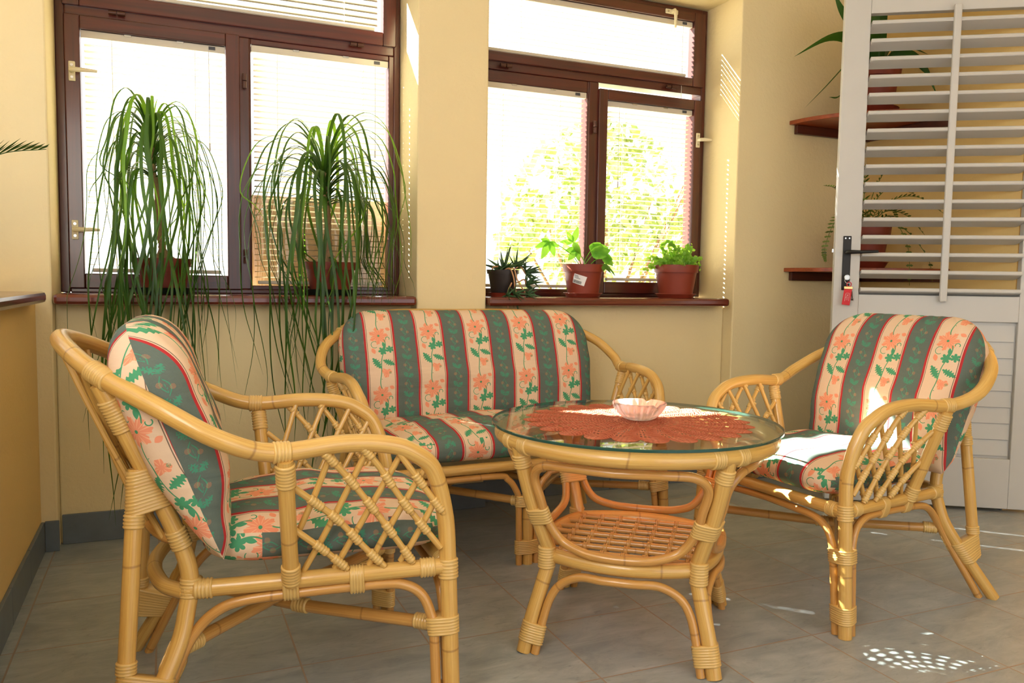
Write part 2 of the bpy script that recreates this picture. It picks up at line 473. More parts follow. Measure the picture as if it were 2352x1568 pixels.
def wrap(mb, poles, bands=6, off=.0012, amp=.0022, ns=18):
    """a cane binding round one or several poles; poles: (p0, p1, radius) centres at the two ends"""
    P0 = [Vector(p[0]) for p in poles]; P1 = [Vector(p[1]) for p in poles]
    c0 = sum(P0, Vector())/len(P0); c1 = sum(P1, Vector())/len(P1)
    ax = (c1-c0); L = ax.length; ax.normalize()
    a = Vector((0, 0, 1)) if abs(ax.z) < .8 else Vector((1, 0, 0))
    e1 = (a - ax*a.dot(ax)).normalized(); e2 = ax.cross(e1)
    rings = []
    rows = bands*3
    for j in range(rows+1):
        t = j/rows; infl = off + (amp if j % 3 else 0)*(1. if j not in (0, rows) else 0)
        c = c0.lerp(c1, t); pts = []
        for p0, p1, (q0, q1, r) in zip(P0, P1, poles):
            d = p0.lerp(p1, t) - c; u, v = d.dot(e1), d.dot(e2)
            for k in range(20): pts.append((u + (r+infl)*cos(2*PI*k/20), v + (r+infl)*sin(2*PI*k/20)))
        h = hull2(pts)
        # resample by angle-free arc length
        seg = [math.dist(h[i], h[(i+1) % len(h)]) for i in range(len(h))]; tot = sum(seg)
        # start at the largest-u vertex for alignment
        s0 = max(range(len(h)), key=lambda i: h[i][0]); h = h[s0:] + h[:s0]; seg = seg[s0:] + seg[:s0]
        out = []; i = 0; acc = 0.
        for k in range(ns):
            tg = tot*k/ns
            while acc + seg[i] < tg - 1e-9: acc += seg[i]; i += 1
            f = (tg-acc)/max(seg[i], 1e-9); A = h[i]; B = h[(i+1) % len(h)]
            out.append((A[0] + (B[0]-A[0])*f, A[1] + (B[1]-A[1])*f))
        rings.append([mb.vert(c + e1*u + e2*v) for u, v in out])
    for j in range(rows):
        for k in range(ns):
            k2 = (k+1) % ns
            # cane runs round the pole: the streak direction is the circumference
            mb.face((rings[j][k], rings[j][k2], rings[j+1][k2], rings[j+1][k]),
                    [(j/3*.016, k/ns*.1), (j/3*.016, (k+1)/ns*.1), ((j+1)/3*.016, (k+1)/ns*.1), ((j+1)/3*.016, k/ns*.1)])
    mb.face(list(reversed(rings[0]))); mb.face(rings[-1])

def thing(name, label, cat, loc=(0, 0, 0), rotz=0., group=None):
    o = bpy.data.objects.new(name, None); COL.objects.link(o)
    o.location = loc; o.rotation_euler = (0, 0, rotz); o.empty_display_size = .05
    return tag(o, label, cat, group)
def tag(o, label=None, cat=None, group=None, kind=None):
    if label: o['label'] = label
    if cat: o['category'] = cat
    if group: o['group'] = group
    if kind: o['kind'] = kind
    return o
def structure(o, label=None): o['kind'] = 'structure'; (label and o.__setitem__('label', label)); return o
def kids(o): return [c for c in bpy.data.objects if c.parent == o]
def copy_tree(o, parent=None):
    ch = kids(o); c = o.copy(); COL.objects.link(c)
    if parent is not None: c.parent = parent
    for k in ch: copy_tree(k, c)
    return c

# ------------------------------------------------------------------ room (x along the window wall, y towards it, z up)
YF, YW, YG = 3.17, 3.24, 3.43      # pillar faces, wall below the sills, window frames
YO = 3.52                          # outside face of the wall
XL, XR = -.408, 3.352
ZC = 2.72
def boxes(name, mat, bs, bevel=0., parent=None):
    mb = MB()
    for lo, hi in bs: mb.box(lo, hi)
    return mb.build(name, mat, parent, smooth=False, bevel=bevel)

mb = MB()
mb.face([mb.vert(p) for p in ((-.9, -1.7, 0), (4.6, -1.7, 0), (4.6, YO, 0), (-.9, YO, 0))])
mb.face([mb.vert(p) for p in ((-.9, -1.7, -.1), (-.9, YO, -.1), (4.6, YO, -.1), (4.6, -1.7, -.1))])
structure(mb.build('floor', 'floor_tiles', smooth=False))
structure(boxes('ceiling', 'ceiling_paint', [((-.9, -1.7, ZC), (4.6, YO, ZC+.1))]))
W0, W1, W2, W3 = -.357, .94, 1.243, 2.528
structure(boxes('wall_back', 'wall_paint', [
    ((-.9, YF, 0), (W0, YO, ZC)),                      # pier at the left corner
    ((W1, YF, 0), (W2, YO, ZC)),                       # pillar between the windows
    ((W3, YF, 0), (XR+.25, YO, ZC)),                   # wall beyond the right window
    ((W0, YW, 0), (W1, YO, .862)), ((W2, YW, 0), (W3, YO, .862)),
    ((W0, YF, 2.335), (W1, YO, ZC)), ((W2, YF, 2.335), (W3, YO, ZC))], bevel=.006))
structure(boxes('wall_left', 'wall_paint_bounce_lit', [((-.9, -1.7, 0), (XL, YF, .872)), ((-.9, -1.7, 2.335), (XL, YF, ZC)),
    ((-.9, -1.7, .872), (XL, -.6, 2.335))], bevel=.004))
structure(boxes('wall_right', 'wall_paint_bounce_lit', [((XR, 2.33, 0), (XR+.25, YF, ZC)), ((XR, 1.2, 2.25), (XR+.25, 2.33, ZC)),
    ((XR, -1.7, 0), (XR+.25, 1.2, ZC)), ((4.3, .6, 0), (4.4, 3.0, ZC))]))
structure(boxes('wall_front', 'wall_paint', [((-.9, -1.75, 0), (.1, -1.6, ZC)), ((3.2, -1.75, 0), (4.6, -1.6, ZC)), ((.1, -1.75, 2.35), (3.2, -1.6, ZC))]))
# skirting
sk = .108
structure(boxes('baseboard_back', 'skirting_tile', [
    ((W0+.006, YW-.011, 0), (.27, YW, sk)), ((.272, YW-.011, 0), (.6, YW, sk)), ((.602, YW-.011, 0), (W1-.001, YW, sk)),
    ((W2+.001, YW-.011, 0), (1.56, YW, sk)), ((1.562, YW-.011, 0), (1.9, YW, sk)), ((1.902, YW-.011, 0), (2.23, YW, sk)), ((2.232, YW-.011, 0), (W3-.001, YW, sk)),
    ((XL+.011, YF-.011, 0), (W0+.004, YF, sk)), ((W1-.005, YF-.011, 0), (W2+.005, YF, sk)),
    ((W3-.003, YF-.011, 0), (2.85, YF, sk)), ((2.852, YF-.011, 0), (XR-.011, YF, sk))], bevel=.002))
structure(boxes('baseboard_left', 'skirting_tile', [((XL, YF-.33*(i+1)+.001, 0), (XL+.011, YF-.33*i-.012*(i == 0), sk)) for i in range(12)], bevel=.002))
structure(boxes('baseboard_right', 'skirting_tile', [((XR-.011, 2.33, 0), (XR, YF-.012, sk))], bevel=.002))

# sills
def sill(name, lo, hi, mat):
    return structure(boxes(name, mat, [(lo, hi)], bevel=.012))
sill('trim_1', (W0+.004, 3.14, .862), (W1-.006, YG+.03, .9), 'sill_wood')
sill('trim_2', (W2+.004, 3.14, .862), (2.488, YG+.03, .9), 'sill_wood')
sill('trim_3', (-.66, -.55, .872), (-.36, 3.05, .909), 'sill_wood_side')

# ------------------------------------------------------------------ windows
def add_handle(parent, x, y, z, lever=(1, 0, 0), plate=(0, 0, 1)):
    p, l = Vector(plate), Vector(lever)
    c = Vector((x, y, z))
    mb = MB(); mb.obox(c + Vector((0, -.004, 0)), p*.036, l*.011, (0, .004, 0))
    h = mb.build('handle', 'cream_handle', parent, smooth=False, bevel=.003)
    mb = MB()
    base = c + Vector((0, -.008, 0)) - p*0
    mb.tube([base, base + Vector((0, -.022, 0)), base + Vector((0, -.03, 0)) + l*.012, base + Vector((0, -.032, 0)) + l*.045, base + Vector((0, -.031, 0)) + l*.085], [.009, .009, .009, .0075, .005], 10)
    mb.build('lever', 'cream_handle', h)
    for s in (-1, 1):
        mb = MB(); q = c + p*.022*s + Vector((0, -.0085, 0))
        mb.tube([q, q + Vector((0, -.002, 0))], .005, 10); mb.build('screw', 'steel', h)
def hinge(parent, x, y, z, d=(0, 0, 1), L=.028):
    d = Vector(d); c = Vector((x, y, z)); mb = MB()
    mb.tube([c - d*L, c - d*.002], .008, 10); mb.tube([c + d*.002, c + d*L], .0085, 10)
    mb.build('hinge', 'hinge_brown', parent)
def framed(name, parent, args, y0, y1):
    """a sash or frame: uprights and rails in one mesh with the grain along each"""
    x0, x1, z0, z1, wl, wr, wb, wt = args
    mb = MB(); n0 = 0
    for lo, hi, mi in (((x0, y0, z0), (x0+wl, y1, z1), 1), ((x1-wr, y0, z0), (x1, y1, z1), 1),
                       ((x0+wl, y0, z0), (x1-wr, y1, z0+wb), 0), ((x0+wl, y0, z1-wt), (x1-wr, y1, z1), 0)):
        mb.box(lo, hi, mi)
    return mb.build(name, ['window_wood', 'window_wood_upright'], parent, smooth=False, bevel=.004)
def glass(parent, x0, x1, z0, z1, y):
    mb = MB(); mb.box((x0, y-.002, z0), (x1, y+.002, z1)); return mb.build('glass_pane', 'window_glass', parent, smooth=False)

def blind(label, x0, x1, z0, z1, y, tilt, cords, wand=None, group='venetian blinds in the window sashes', drop=0., gap=.012):
    """venetian blind hanging inside a sash opening; tilt > 0: room edge of the slats lower"""
    r = thing('venetian_blind', label, 'window blind', ((x0+x1)/2, y, z1), 0, group)
    L = lambda p: Vector(p) - Vector(((x0+x1)/2, y, z1))
    mb = MB(); mb.box(L((x0+.002, y-.014, z1-.027)), L((x1-.002, y+.010, z1-.001))); mb.build('headrail', 'headrail', r, smooth=False, bevel=.002)
    pitch = .0228; d = .0125; zt = z1-.027-.012; zb = z0+.022+drop
    n = int((zt-zb)/pitch); pitch = (zt-zb)/n
    mb = MB(); h = .0028
    xa, xb = x0+gap, x1-gap
    ct, st = cos(tilt), sin(tilt)
    def q(x, t, z):   # t across the slat -1 (room) .. 1 (outside)
        crown = (1-t*t)*.0016
        return L((x, y + t*d*ct - crown*st*0, z + t*d*st + crown))
    ts = [-1, -.28, .28, 1]
    rngj = random.Random(int(x0*1000)+int(z0*77))
    for i in range(n):
        z = zt - pitch*(i+.5)
        z += rngj.uniform(-.0006, .0006)
        cuts = [xa] + [c for cx_ in cords for c in (cx_-h, cx_+h)] + [xb]
        cols = [[mb.vert(q(x, t, z)) for t in ts] for x in cuts]
        for k in range(len(cuts)-1):
            for j in range(3):
                if j == 1 and k % 2 == 1: continue       # the hole the lift cord runs through
                mb.face((cols[k][j], cols[k+1][j], cols[k+1][j+1], cols[k][j+1]))
    mb.build('slats', 'blind_slat', r, sharp=False)
    mb = MB(); mb.box(L((xa+.012, y-.012, zb-.016)), L((xb-.012, y+.012, zb-.002))); mb.build('bottom_rail', 'headrail', r, smooth=False, bevel=.003)
    for cx_ in cords:
        for yy in (-.0135, .0, .0135):
            mb = MB(); mb.tube([L((cx_, y+yy, z1-.02)), L((cx_, y+yy, zb-.006))], .0007, 5); mb.build('cord', 'white_paint', r)
    for fx in (.315, .675):
        mb = MB(); mb.obox(L((x0+(x1-x0)*fx, y-.0155, z1-.004)), (.012, 0, 0), (0, .002, 0), (0, 0, .003)); mb.build('clip', 'steel', r, smooth=False)
    mb = MB(); mb.obox(L((x1-.05, y-.015, z1-.012)), (.012, 0, 0), (0, .002, 0), (0, 0, .006)); mb.build('label', 'label_ink', r, smooth=False)
    if wand:
        mb = MB(); mb.tube([L((wand, y-.02, z1-.02)), L((wand, y-.02, z1-.02-.36))], .0012, 6)
        mb.tube([L((wand, y-.02, z1-.38)), L((wand, y-.02, z1-.41))], .003, 6); mb.build('pull_cord', 'white_paint', r)
    return r

def build_window(name, xo0, xo1, casement, fixed, transom, mull, handles, hinges, tr_handle):
    w = structure(thing(name, None, None, (0, 0, 0)))
    mb = MB(); y0, y1 = YG, YO-.01
    jl, jr = .032, .027
    for lo, hi, mi in (((xo0, y0, .9), (xo0+jl, y1, 2.33), 1), ((xo1-jr, y0, .9), (xo1, y1, 2.33), 1),
                       ((xo0+jl, y0, .9), (xo1-jr, y1, .918), 0), ((xo0+jl, y0, 2.302), (xo1-jr, y1, 2.33), 0),
                       ((xo0+jl, y0, 1.914), (xo1-jr, y1, 1.955), 0), ((mull[0], y0, .918), (mull[1], y1, 1.914), 1)):
        mb.box(lo, hi, mi)
    mb.build('frame', ['window_wood', 'window_wood_upright'], w, smooth=False, bevel=.004)
    # transom sash
    ti = transom
    s = framed('transom_sash', w, (xo0+jl-.006, xo1-jr+.006, 1.949, 2.308, ti[0]-(xo0+jl-.006), (xo1-jr+.006)-ti[1], ti[2]-1.949, 2.308-ti[3]), YG-.016, YO-.055)
    glass(s, ti[0]-.004, ti[1]+.004, ti[2]-.004, ti[3]+.004, YG+.045)
    # casement
    c = casement   # outer x0 x1 z0 z1, opening x0 x1 z0 z1
    s2 = framed('casement_sash', w, (c[0], c[1], c[2], c[3], c[4]-c[0], c[1]-c[5], c[6]-c[2], c[3]-c[7]), YG-.014, YO-.03)
    glass(s2, c[4]-.004, c[5]+.004, c[6]-.004, c[7]+.004, YG+.045)
    f = fixed
    s3 = framed('fixed_light', w, (f[0], f[1], f[2], f[3], f[4]-f[0], f[1]-f[5], f[6]-f[2], f[3]-f[7]), YG+.004, YO-.03)
    glass(s3, f[4]-.004, f[5]+.004, f[6]-.004, f[7]+.004, YG+.045)
    for x, z, l in handles: add_handle(s2, x, YG-.014, z, (l, 0, 0))
    if tr_handle: add_handle(s, tr_handle[0], YG-.016, tr_handle[1], (0, 0, -1), (1, 0, 0))
    for x, z, d in hinges: hinge(w, x, YG-.02, z, d)
    return w
H = (1, 0, 0); Vv = (0, 0, 1)
build_window('window_1', -.357, .937, (-.327, .284, .916, 1.918, -.275, .232, .972, 1.868),
             (.320, .912, .916, 1.914, .327, .889, .934, 1.892), (-.275, .860, 2.003, 2.262), (.281, .322),
             [(-.302, 1.71, 1), (-.304, 1.133, 1)], [(-.15, 1.937, H), (.748, 1.937, H), (.301, 1.74, Vv), (.301, 1.05, Vv)], None)
build_window('window_2', 1.246, 2.52, (1.905, 2.494, .916, 1.885, 1.952, 2.447, .972, 1.836),
             (1.278, 1.860, .916, 1.914, 1.30, 1.849, .934, 1.862), (1.298, 2.432, 1.99, 2.264), (1.856, 1.908),
             [(2.470, 1.687, 1)], [(1.42, 1.932, H), (2.30, 1.932, H), (1.882, 1.70, Vv)], (2.292, 2.290))
T_LOW, T_TR = math.radians(-6), math.radians(43)
G1 = None
blind('white venetian blind on the tilting sash of the left window, behind the first palm', -.275, .232, .972, 1.868, YG+.015, T_LOW, (-.17, .12), .17, G1)
blind('white venetian blind half in shade on the fixed pane beside the pillar', .327, .889, .934, 1.892, YG+.022, T_LOW, (.43, .78), .83, G1)
blind('white venetian blind in the top light of the left window', -.275, .860, 2.003, 2.262, YG+.013, T_TR, (-.1, .70), None, G1, 0, .02)
blind('white venetian blind behind the black pot and the wide leaved plant', 1.30, 1.849, .934, 1.862, YG+.022, T_LOW, (1.42, 1.71), None, G1)
blind('white venetian blind on the narrow sash of the right window, behind the small fern', 1.952, 2.447, .972, 1.836, YG+.015, T_LOW, (2.06, 2.33), 2.02, G1)
blind('white venetian blind in the top light of the right window, under a cream handle', 1.298, 2.432, 1.99, 2.264, YG+.013, math.radians(8), (1.50, 2.25), 2.37, G1, 0, .02)
# window in the left wall (mostly outside the frame)
w3 = structure(thing('window_3', None, None))
mb = MB()
mb.box((-.80, -.6, .9), (-.74, 3.168, .95)); mb.box((-.80, -.6, 2.27), (-.74, 3.168, 2.33))
for yy in (-.6, .6, 1.86, 3.118): mb.box((-.80, yy, .95), (-.74, yy+.05, 2.27))
mb.build('frame', 'window_wood', w3, smooth=False, bevel=.004)
mb = MB(); mb.box((-.772, -.55, .95), (-.768, 3.118, 2.27)); mb.build('glass_pane', 'window_glass', w3, smooth=False)
mb = MB()
for i in range(58):
    z = .96 + i*.0228; mb.face([mb.vert(p) for p in ((-.729, -.55, z-.003), (-.729, 3.118, z-.003), (-.719, 3.118, z+.0225), (-.719, -.55, z+.0225))])
mb.build('sun_stop_blind', 'sun_stop_slat', w3, sharp=False)  # unseen blind added to stop the sun and glow softly into the room

# ------------------------------------------------------------------ louvred door, standing open
def door():
    a = math.radians(-34)
    d = structure(thing('door_1', None, None, (2.708, 2.713, 0), a))
    # local x along the leaf, local -y towards the room
    Wd, T, Z0, Z1 = .856, .04, .015, 2.235
    mb = MB()
    mb.box((0, 0, Z0), (.106, T, Z1)); mb.box((.750, 0, Z0), (Wd, T, Z1))
    mb.box((.106, 0, 2.132), (.750, T, Z1)); mb.box((.106, 0, .822), (.750, T, .932)); mb.box((.106, 0, Z0), (.750, T, .232))
    mb.build('leaf', 'white_paint', d, smooth=False, bevel=.003)
    mb = MB(); n = 16; p = (2.107-.972)/15
    for i in range(n):
        zc = 2.098 - p*i - .008
        # tilted slat: room edge up, rounded nose
        t = math.radians(15)
        c = Vector((0, T/2, zc - .010))
        for x0, x1 in ((.109, .747),):
            prof = []
            for u, v in ((-.041, -.005), (-.038, -.0085), (.038, -.0085), (.041, -.005), (.041, .005), (.038, .0085), (-.038, .0085), (-.041, .005)):
                prof.append((c.y + u*cos(t) + v*sin(t), c.z - u*sin(t) + v*cos(t)))
            ids = [[mb.vert((x, y, z)) for y, z in prof] for x in (x0, x1)]
            m = len(prof)
            for k in range(m):
                k2 = (k+1) % m
                mb.face((ids[0][k], ids[0][k2], ids[1][k2], ids[1][k]))
            mb.face(ids[0]); mb.face(list(reversed(ids[1])))
    mb.build('louvres', 'white_paint', d, smooth=False)
    mb = MB(); mb.box((.427, -.030, .905), (.457, -.012, 2.15)); mb.build('control_rod', 'white_paint', d, smooth=False, bevel=.006)
    # closed louvred panel below
    mb = MB(); mb.box((.106, .020, .232), (.750, .026, .822))
    for i in range(8):
        z0 = .245 + i*.0705
        ids = [mb.vert(p_) for p_ in ((.112, .012, z0), (.744, .012, z0), (.744, .018, z0+.068), (.112, .018, z0+.068), (.112, .022, z0), (.744, .022, z0), (.744, .022, z0+.068), (.112, .022, z0+.068))]
        for q in ((0,1,2,3), (0,4,5,1), (1,5,6,2), (3,2,6,7), (0,3,7,4)): mb.face([ids[k] for k in q])
    mb.build('lower_panel', 'white_paint', d, smooth=False)
    mb = MB()
    mb.box((.032, -.005, .95), (.066, 0, 1.186))
    pl = mb.build('lock_plate', 'black_metal', d, smooth=False, bevel=.004)
    mb = MB()
    mb.tube([(.049, -.004, 1.115), (.049, -.036, 1.115), (.056, -.043, 1.115), (.09, -.046, 1.115), (.168, -.044, 1.118)], [.009, .009, .009, .0075, .006], 10)
    mb.build('lever', 'black_metal', pl)
    for x in (.041, .057):
        mb = MB(); mb.tube([(x, -.0045, 1.176), (x, -.0062, 1.176)], .0035, 10); mb.build('screw', 'steel', pl)
    mb = MB(); mb.tube([(.049, -.004, 1.005), (.049, -.008, 1.005)], .008, 14); mb.build('keyhole', 'steel', pl)
    mb = MB(); mb.box((-.002, .012, 1.06), (.002, .028, 1.20)); mb.build('latch_plate', 'white_paint', d, smooth=False)
    mb = MB(); mb.box((-.010, .014, 1.115), (.0, .026, 1.13)); mb.build('latch', 'steel', d, smooth=False)
    # key with a red strap hanging from the lock
    k = thing('key_fob', 'red strap key fob with a gold clasp hanging from the lock of the white door', 'key ring', (2.708, 2.713, 0), a)
    mb = MB(); mb.tube([(.049, -.009, 1.005), (.049, -.028, 1.005)], .003, 8); mb.tube([(.049+.010*cos(t*PI/8), -.030, 1.005+.010*sin(t*PI/8)) for t in range(17)], .0022, 6)
    mb.obox((.049, -.030, 1.005), (.009, 0, 0), (0, .0012, 0), (0, 0, .008)); mb.build('key', 'steel', k)
    mb = MB(); mb.tube([(.053+.013*cos(t*PI/9), -.031+.002*sin(t*PI/9), .992+.013*sin(t*PI/9)) for t in range(18)], .0011, 6, closed=True); mb.build('split_ring', 'steel', k)
    mb = MB(); mb.tube([(.058+.009*cos(t*PI/9), -.032, .975+.010*sin(t*PI/9)) for t in range(18)], .002, 6, closed=True); mb.build('loop', 'red_strap', k)
    mb = MB(); mb.obox((.055, -.033, .960), (.0175, 0, -.0005), (0, .004, 0), (0, 0, .0055)); mb.build('clasp', 'gold', k, smooth=False, bevel=.001)
    mb = MB(); mb.obox((.051, -.033, .921), (.0165, 0, -.002), (0, .0022, 0), (.0042, 0, .036)); st = mb.build('strap', 'red_strap', k, smooth=False, bevel=.002)
    mb = MB()
    B = Vector((.0512, -.0357, .920))
    def stroke(pts): mb.tube([B + Vector((x, 0, z)) for x, z in pts], .0007, 5)
    stroke([(-.009, -.018), (-.0075, .012), (-.003, .017), (.009, .016), (.0095, .006)]); stroke([(.0085, .004), (.0075, -.012), (.0065, -.017)])
    stroke([(-.004, .010), (.006, .005)]); stroke([(.001, .0075), (.005, .012)]); stroke([(.001, .0075), (-.002, .002)])
    stroke([(-.005, .001), (.005, -.001)]); stroke([(-.005, -.005), (.004, -.006)]); stroke([(-.005, -.005), (-.004, -.001)]); stroke([(-.005, -.012), (.003, -.012)])
    mb.build('print', 'white_print', st)
    mb = MB(); mb.tube([(.070, -.031, .945), (.073, -.031, .915)], .003, 8); mb.tube([(.073, -.031, .914), (.0735, -.031, .905)], .005, 8); mb.build('small_key', 'hinge_brown', k)
door()

# ------------------------------------------------------------------ rattan seats
ARM = [(.305, .293, .352), (.298, .290, .46), (.268, .303, .562), (.225, .311, .603), (.17, .313, .625), (.075, .315, .633), (-.06, .333, .627),
       (-.157, .350, .660), (-.265, .315, .721), (-.366, .225, .772), (-.430, .125, .812), (-.461, 0, .831)]
def lerp(a, b, t): return a + (b-a)*t
def arm_yz(x):
    for a, b in zip(ARM[2:], ARM[3:]):
        if b[0] <= x <= a[0]:
            t = (a[0]-x)/max(a[0]-b[0], 1e-6); return lerp(a[1], b[1], t), lerp(a[2], b[2], t)
    return (ARM[2][1], ARM[2][2])
def make_seat(root, e=0., kx=1.):
    """frame parts of a rattan seat facing local +x; e widens it on each side, kx flattens the back"""
    def G(p, s): return Vector((p[0] if p[0] > 0 else p[0]*kx, s*(p[1]+e), p[2]))
    RT = 'rattan'
    rail_z = lambda x: .326 + (x+.224)/.526*.022
    rail_y = lambda x: .195 + (x+.224)/.526*.098
    # arm rail running from one front leg over the arms and round the back
    R_ = [G(p, -1) for p in ARM]; L_ = [G(p, 1) for p in ARM]
    mid = [Vector((ARM[-1][0]*kx, 0, ARM[-1][2]))] if e == 0 else [R_[-1], Vector((ARM[-1][0]*kx, 0, ARM[-1][2])), L_[-1]]
    path = R_[:-1] + mid + L_[:-1][::-1]
    mb = MB(); mb.tube(cr(path, 9), .0188, 14); rail = mb.build('arm_rail', RT, root)
    def bind(parent, poles, bands, **k):
        mb = MB(); wrap(mb, poles, bands, **k); return mb.build('binding', 'rattan_binding', parent, sharp=False)
    def seg(path, i, L, r):
        """a short piece of a polyline as a pole for wrap()"""
        p = path[i]; t = (path[min(i+1, len(path)-1)] - path[max(i-1, 0)]).normalized(); return (p - t*L/2, p + t*L/2, r)
    for s in (-1, 1):
        # front leg: the main pole and two thinner ones that bend away under the rails
        top, foot = G((.305, .293, .356), s), G((.311, .316, 0), s)
        mb = MB(); mb.tube([top, top.lerp(foot, .5), foot], .0185, 14); leg = mb.build('front_leg', RT, root)
        at = lambda z: top.lerp(foot, (.356-z)/.356)
        pA = [(.279, .309, 0), (.274, .297, .20), (.268, .290, .245), (.250, .284, .287), (.215, .278, .311), (.16, .267, .316), (.0, .237, .308), (-.11, .217, .298), (-.165, .208, .278), (-.208, .206, .235), (-.243, .220, .17), (-.292, .262, .06), (-.318, .284, 0)]
        A_ = [G(p, s) for p in pA]
        mb = MB(); mb.tube(cr(A_, 6), .0112, 12); arch = mb.build('side_arch', 'rattan_dark', root)
        mb = MB()
        B_ = [G((.312, .284, 0), s), G((.307, .262, .20), s), G((.306, .254, .245), s), G((.305, .232, .285), s)]
        a1 = B_[:]
        a1 += [G((.305, .19, .306), s), G((.305, .12, .312), s)]
        if e == 0: a1 += [Vector((.305, 0, .316))]
        else: a1 += [Vector((.305, s*.12, .313)), Vector((.305, s*.075, .298)), Vector((.305, s*.045, .26)), Vector((.306, s*.034, .21)), Vector((.311, s*.032, 0))]
        mb.tube(cr(a1, 6), .0112, 12, caps=True); farch = mb.build('front_arch', 'rattan_dark', root)
        f = lambda z: at(z)
        for z0, z1, n in ((.200, .238, 6), (.036, .084, 8)):
            a0, a1_ = G((.279 - .005*z0/.2, lerp(.309, .297, z0/.2), z0), s), G((.279 - .005*z1/.2, lerp(.309, .297, z1/.2), z1), s)
            b0, b1 = G((lerp(.312, .307, z0/.2), lerp(.284, .262, z0/.2), z0), s), G((lerp(.312, .307, z1/.2), lerp(.284, .262, z1/.2), z1), s)
            if z0 > .1: a0, a1_ = G((.274, .297, z0), s), G((.269, .291, z1), s); b0, b1 = G((.307, .262, z0), s), G((.306, .256, z1), s)
            bind(leg, [(f(z0), f(z1), .0185), (a0, a1_, .0112), (b0, b1, .0112)], n)
        bind(leg, [(f(.322), f(.365), .0188)], 6)
        # rear leg that continues upwards as the back upright
        pR = [(-.352, .310, 0), (-.246, .225, .2), (-.220, .199, .29), (-.214, .192, .35), (-.229, .192, .42), (-.268, .198, .52), (-.326, .214, .66), (-.368, .228, .757)]
        R2 = cr([G(p, s) for p in pR], 6)
        mb = MB(); mb.tube(R2, .0178, 14); rl = mb.build('rear_leg', RT, root)
        near = lambda z: min(range(len(R2)), key=lambda i: abs(R2[i].z - z))
        bind(rl, [seg(R2, near(.205), .045, .0178), seg([G(p, s) for p in pA], 10, .045, .0112)], 7)
        bind(rl, [seg(R2, near(.33), .04, .0180)], 6)
        bind(rl, [seg(R2, near(.43), .042, .0180)], 6)
        bind(rl, [seg(R2, near(.695), .07, .0180)], 11)
        # vertical brace behind
        v0, v1 = G((-.308, .206, .585), s), G((-.336, .252, .115), s)
        mb = MB(); mb.tube([v0, v0.lerp(v1, .5), v1], .0165, 14); br = mb.build('back_brace', RT, root)
        vi = lambda z: v0.lerp(v1, (.585-z)/(.585-.115))
        i0, i1 = near(.548), near(.615)
        bind(br, [(vi(.50), vi(.58), .0165), (R2[near(.50)], R2[near(.58)], .0178)], 13)
        bind(br, [(vi(.470), vi(.498), .0165)], 4)
        bind(br, [(vi(.12), vi(.185), .0165), (R2[near(.10)], R2[near(.165)], .0178)], 10)
        bind(br, [(vi(.190), vi(.215), .0165)], 4)
        # arm post
        p1, p0 = G((-.040, .337, .612), s), G((-.018, .243, .330), s)
        mb = MB(); mb.tube([p1, p1.lerp(p0, .5), p0], .0165, 14); po = mb.build('arm_post', RT, root)
        bind(po, [(p1.lerp(p0, .03), p1.lerp(p0, .20), .0165)], 7)
        bind(po, [(p1.lerp(p0, .84), p1.lerp(p0, .985), .0168)], 6)
        ap = cr(R_ if s < 0 else L_, 9)
        j = min(range(len(ap)), key=lambda i: abs(ap[i].x + .042*(kx if 0 else 1)) + (0 if ap[i].z > .5 else 9))
        bind(rail, [seg(ap, j, .034, .0190)], 5)
        j = min(range(len(ap)), key=lambda i: (ap[i]-R2[-1]).length); bind(rail, [seg(ap, j, .055, .0190)], 9)
        # seat rail on this side, tied to the arch below it
        sr = [G((.302, .293, .3485), s), G((.10, .2555, .340), s), G((-.10, .218, .331), s), G((-.222, .195, .326), s)]
        mb = MB(); mb.tube(cr(sr, 5), .0178, 14); side = mb.build('side_rail', RT, root)
        for x, w_, nb in ((.115, .030, 5), (-.018, .032, 5)):
            za = .3135 if x > .05 else .307
            q0, q1 = G((x-w_/2, rail_y(x-w_/2), rail_z(x-w_/2)-.001), s), G((x+w_/2, rail_y(x+w_/2), rail_z(x+w_/2)-.001), s)
            bind(side, [(q0, q1, .0180), (q0 - Vector((0, 0, rail_z(x)-za)), q1 - Vector((0, 0, rail_z(x)-za)), .0112)], nb)
        bind(side, [(G((.245, .282, .346), s), G((.277, .288, .3475), s), .0180)], 5)
        bind(side, [(G((-.205, .198, .327), s), G((-.17, .205, .328), s), .0180)], 5)
        # lattice of the arm
        def lat(x, z, o):
            ya, za = arm_yz(x); yb, zb = rail_y(x), rail_z(x)
            t = max(0., min(1., (z-zb)/max(za-zb, .02))); return G((x, lerp(yb, ya, t) + o, z), s)
        A_lines = [[(-.016, .455), (.045, .402), (.094, .356)], [(-.020, .549), (.065, .474), (.125, .405), (.170, .357)], [(.034, .622), (.094, .552), (.176, .440), (.229, .362)], [(.114, .625), (.150, .580), (.209, .492), (.286, .392)], [(.188, .610), (.235, .545), (.291, .468)]]
        B_lines = [[(.056, .622), (.020, .515), (-.016, .420)], [(.130, .622), (.057, .457), (.006, .350)], [(.200, .606), (.109, .433), (.070, .355)], [(.250, .566), (.176, .435), (.140, .358)], [(.283, .508), (.235, .415), (.205, .362)]]
        mb = MB()
        for ln in A_lines: mb.tube(cr([lat(x, z, .0065) for x, z in ln], 5), .0070, 10)
        for ln in B_lines: mb.tube(cr([lat(x, z, -.0065) for x, z in ln], 5), .0068, 10)
        la = mb.build('arm_lattice', RT, root)
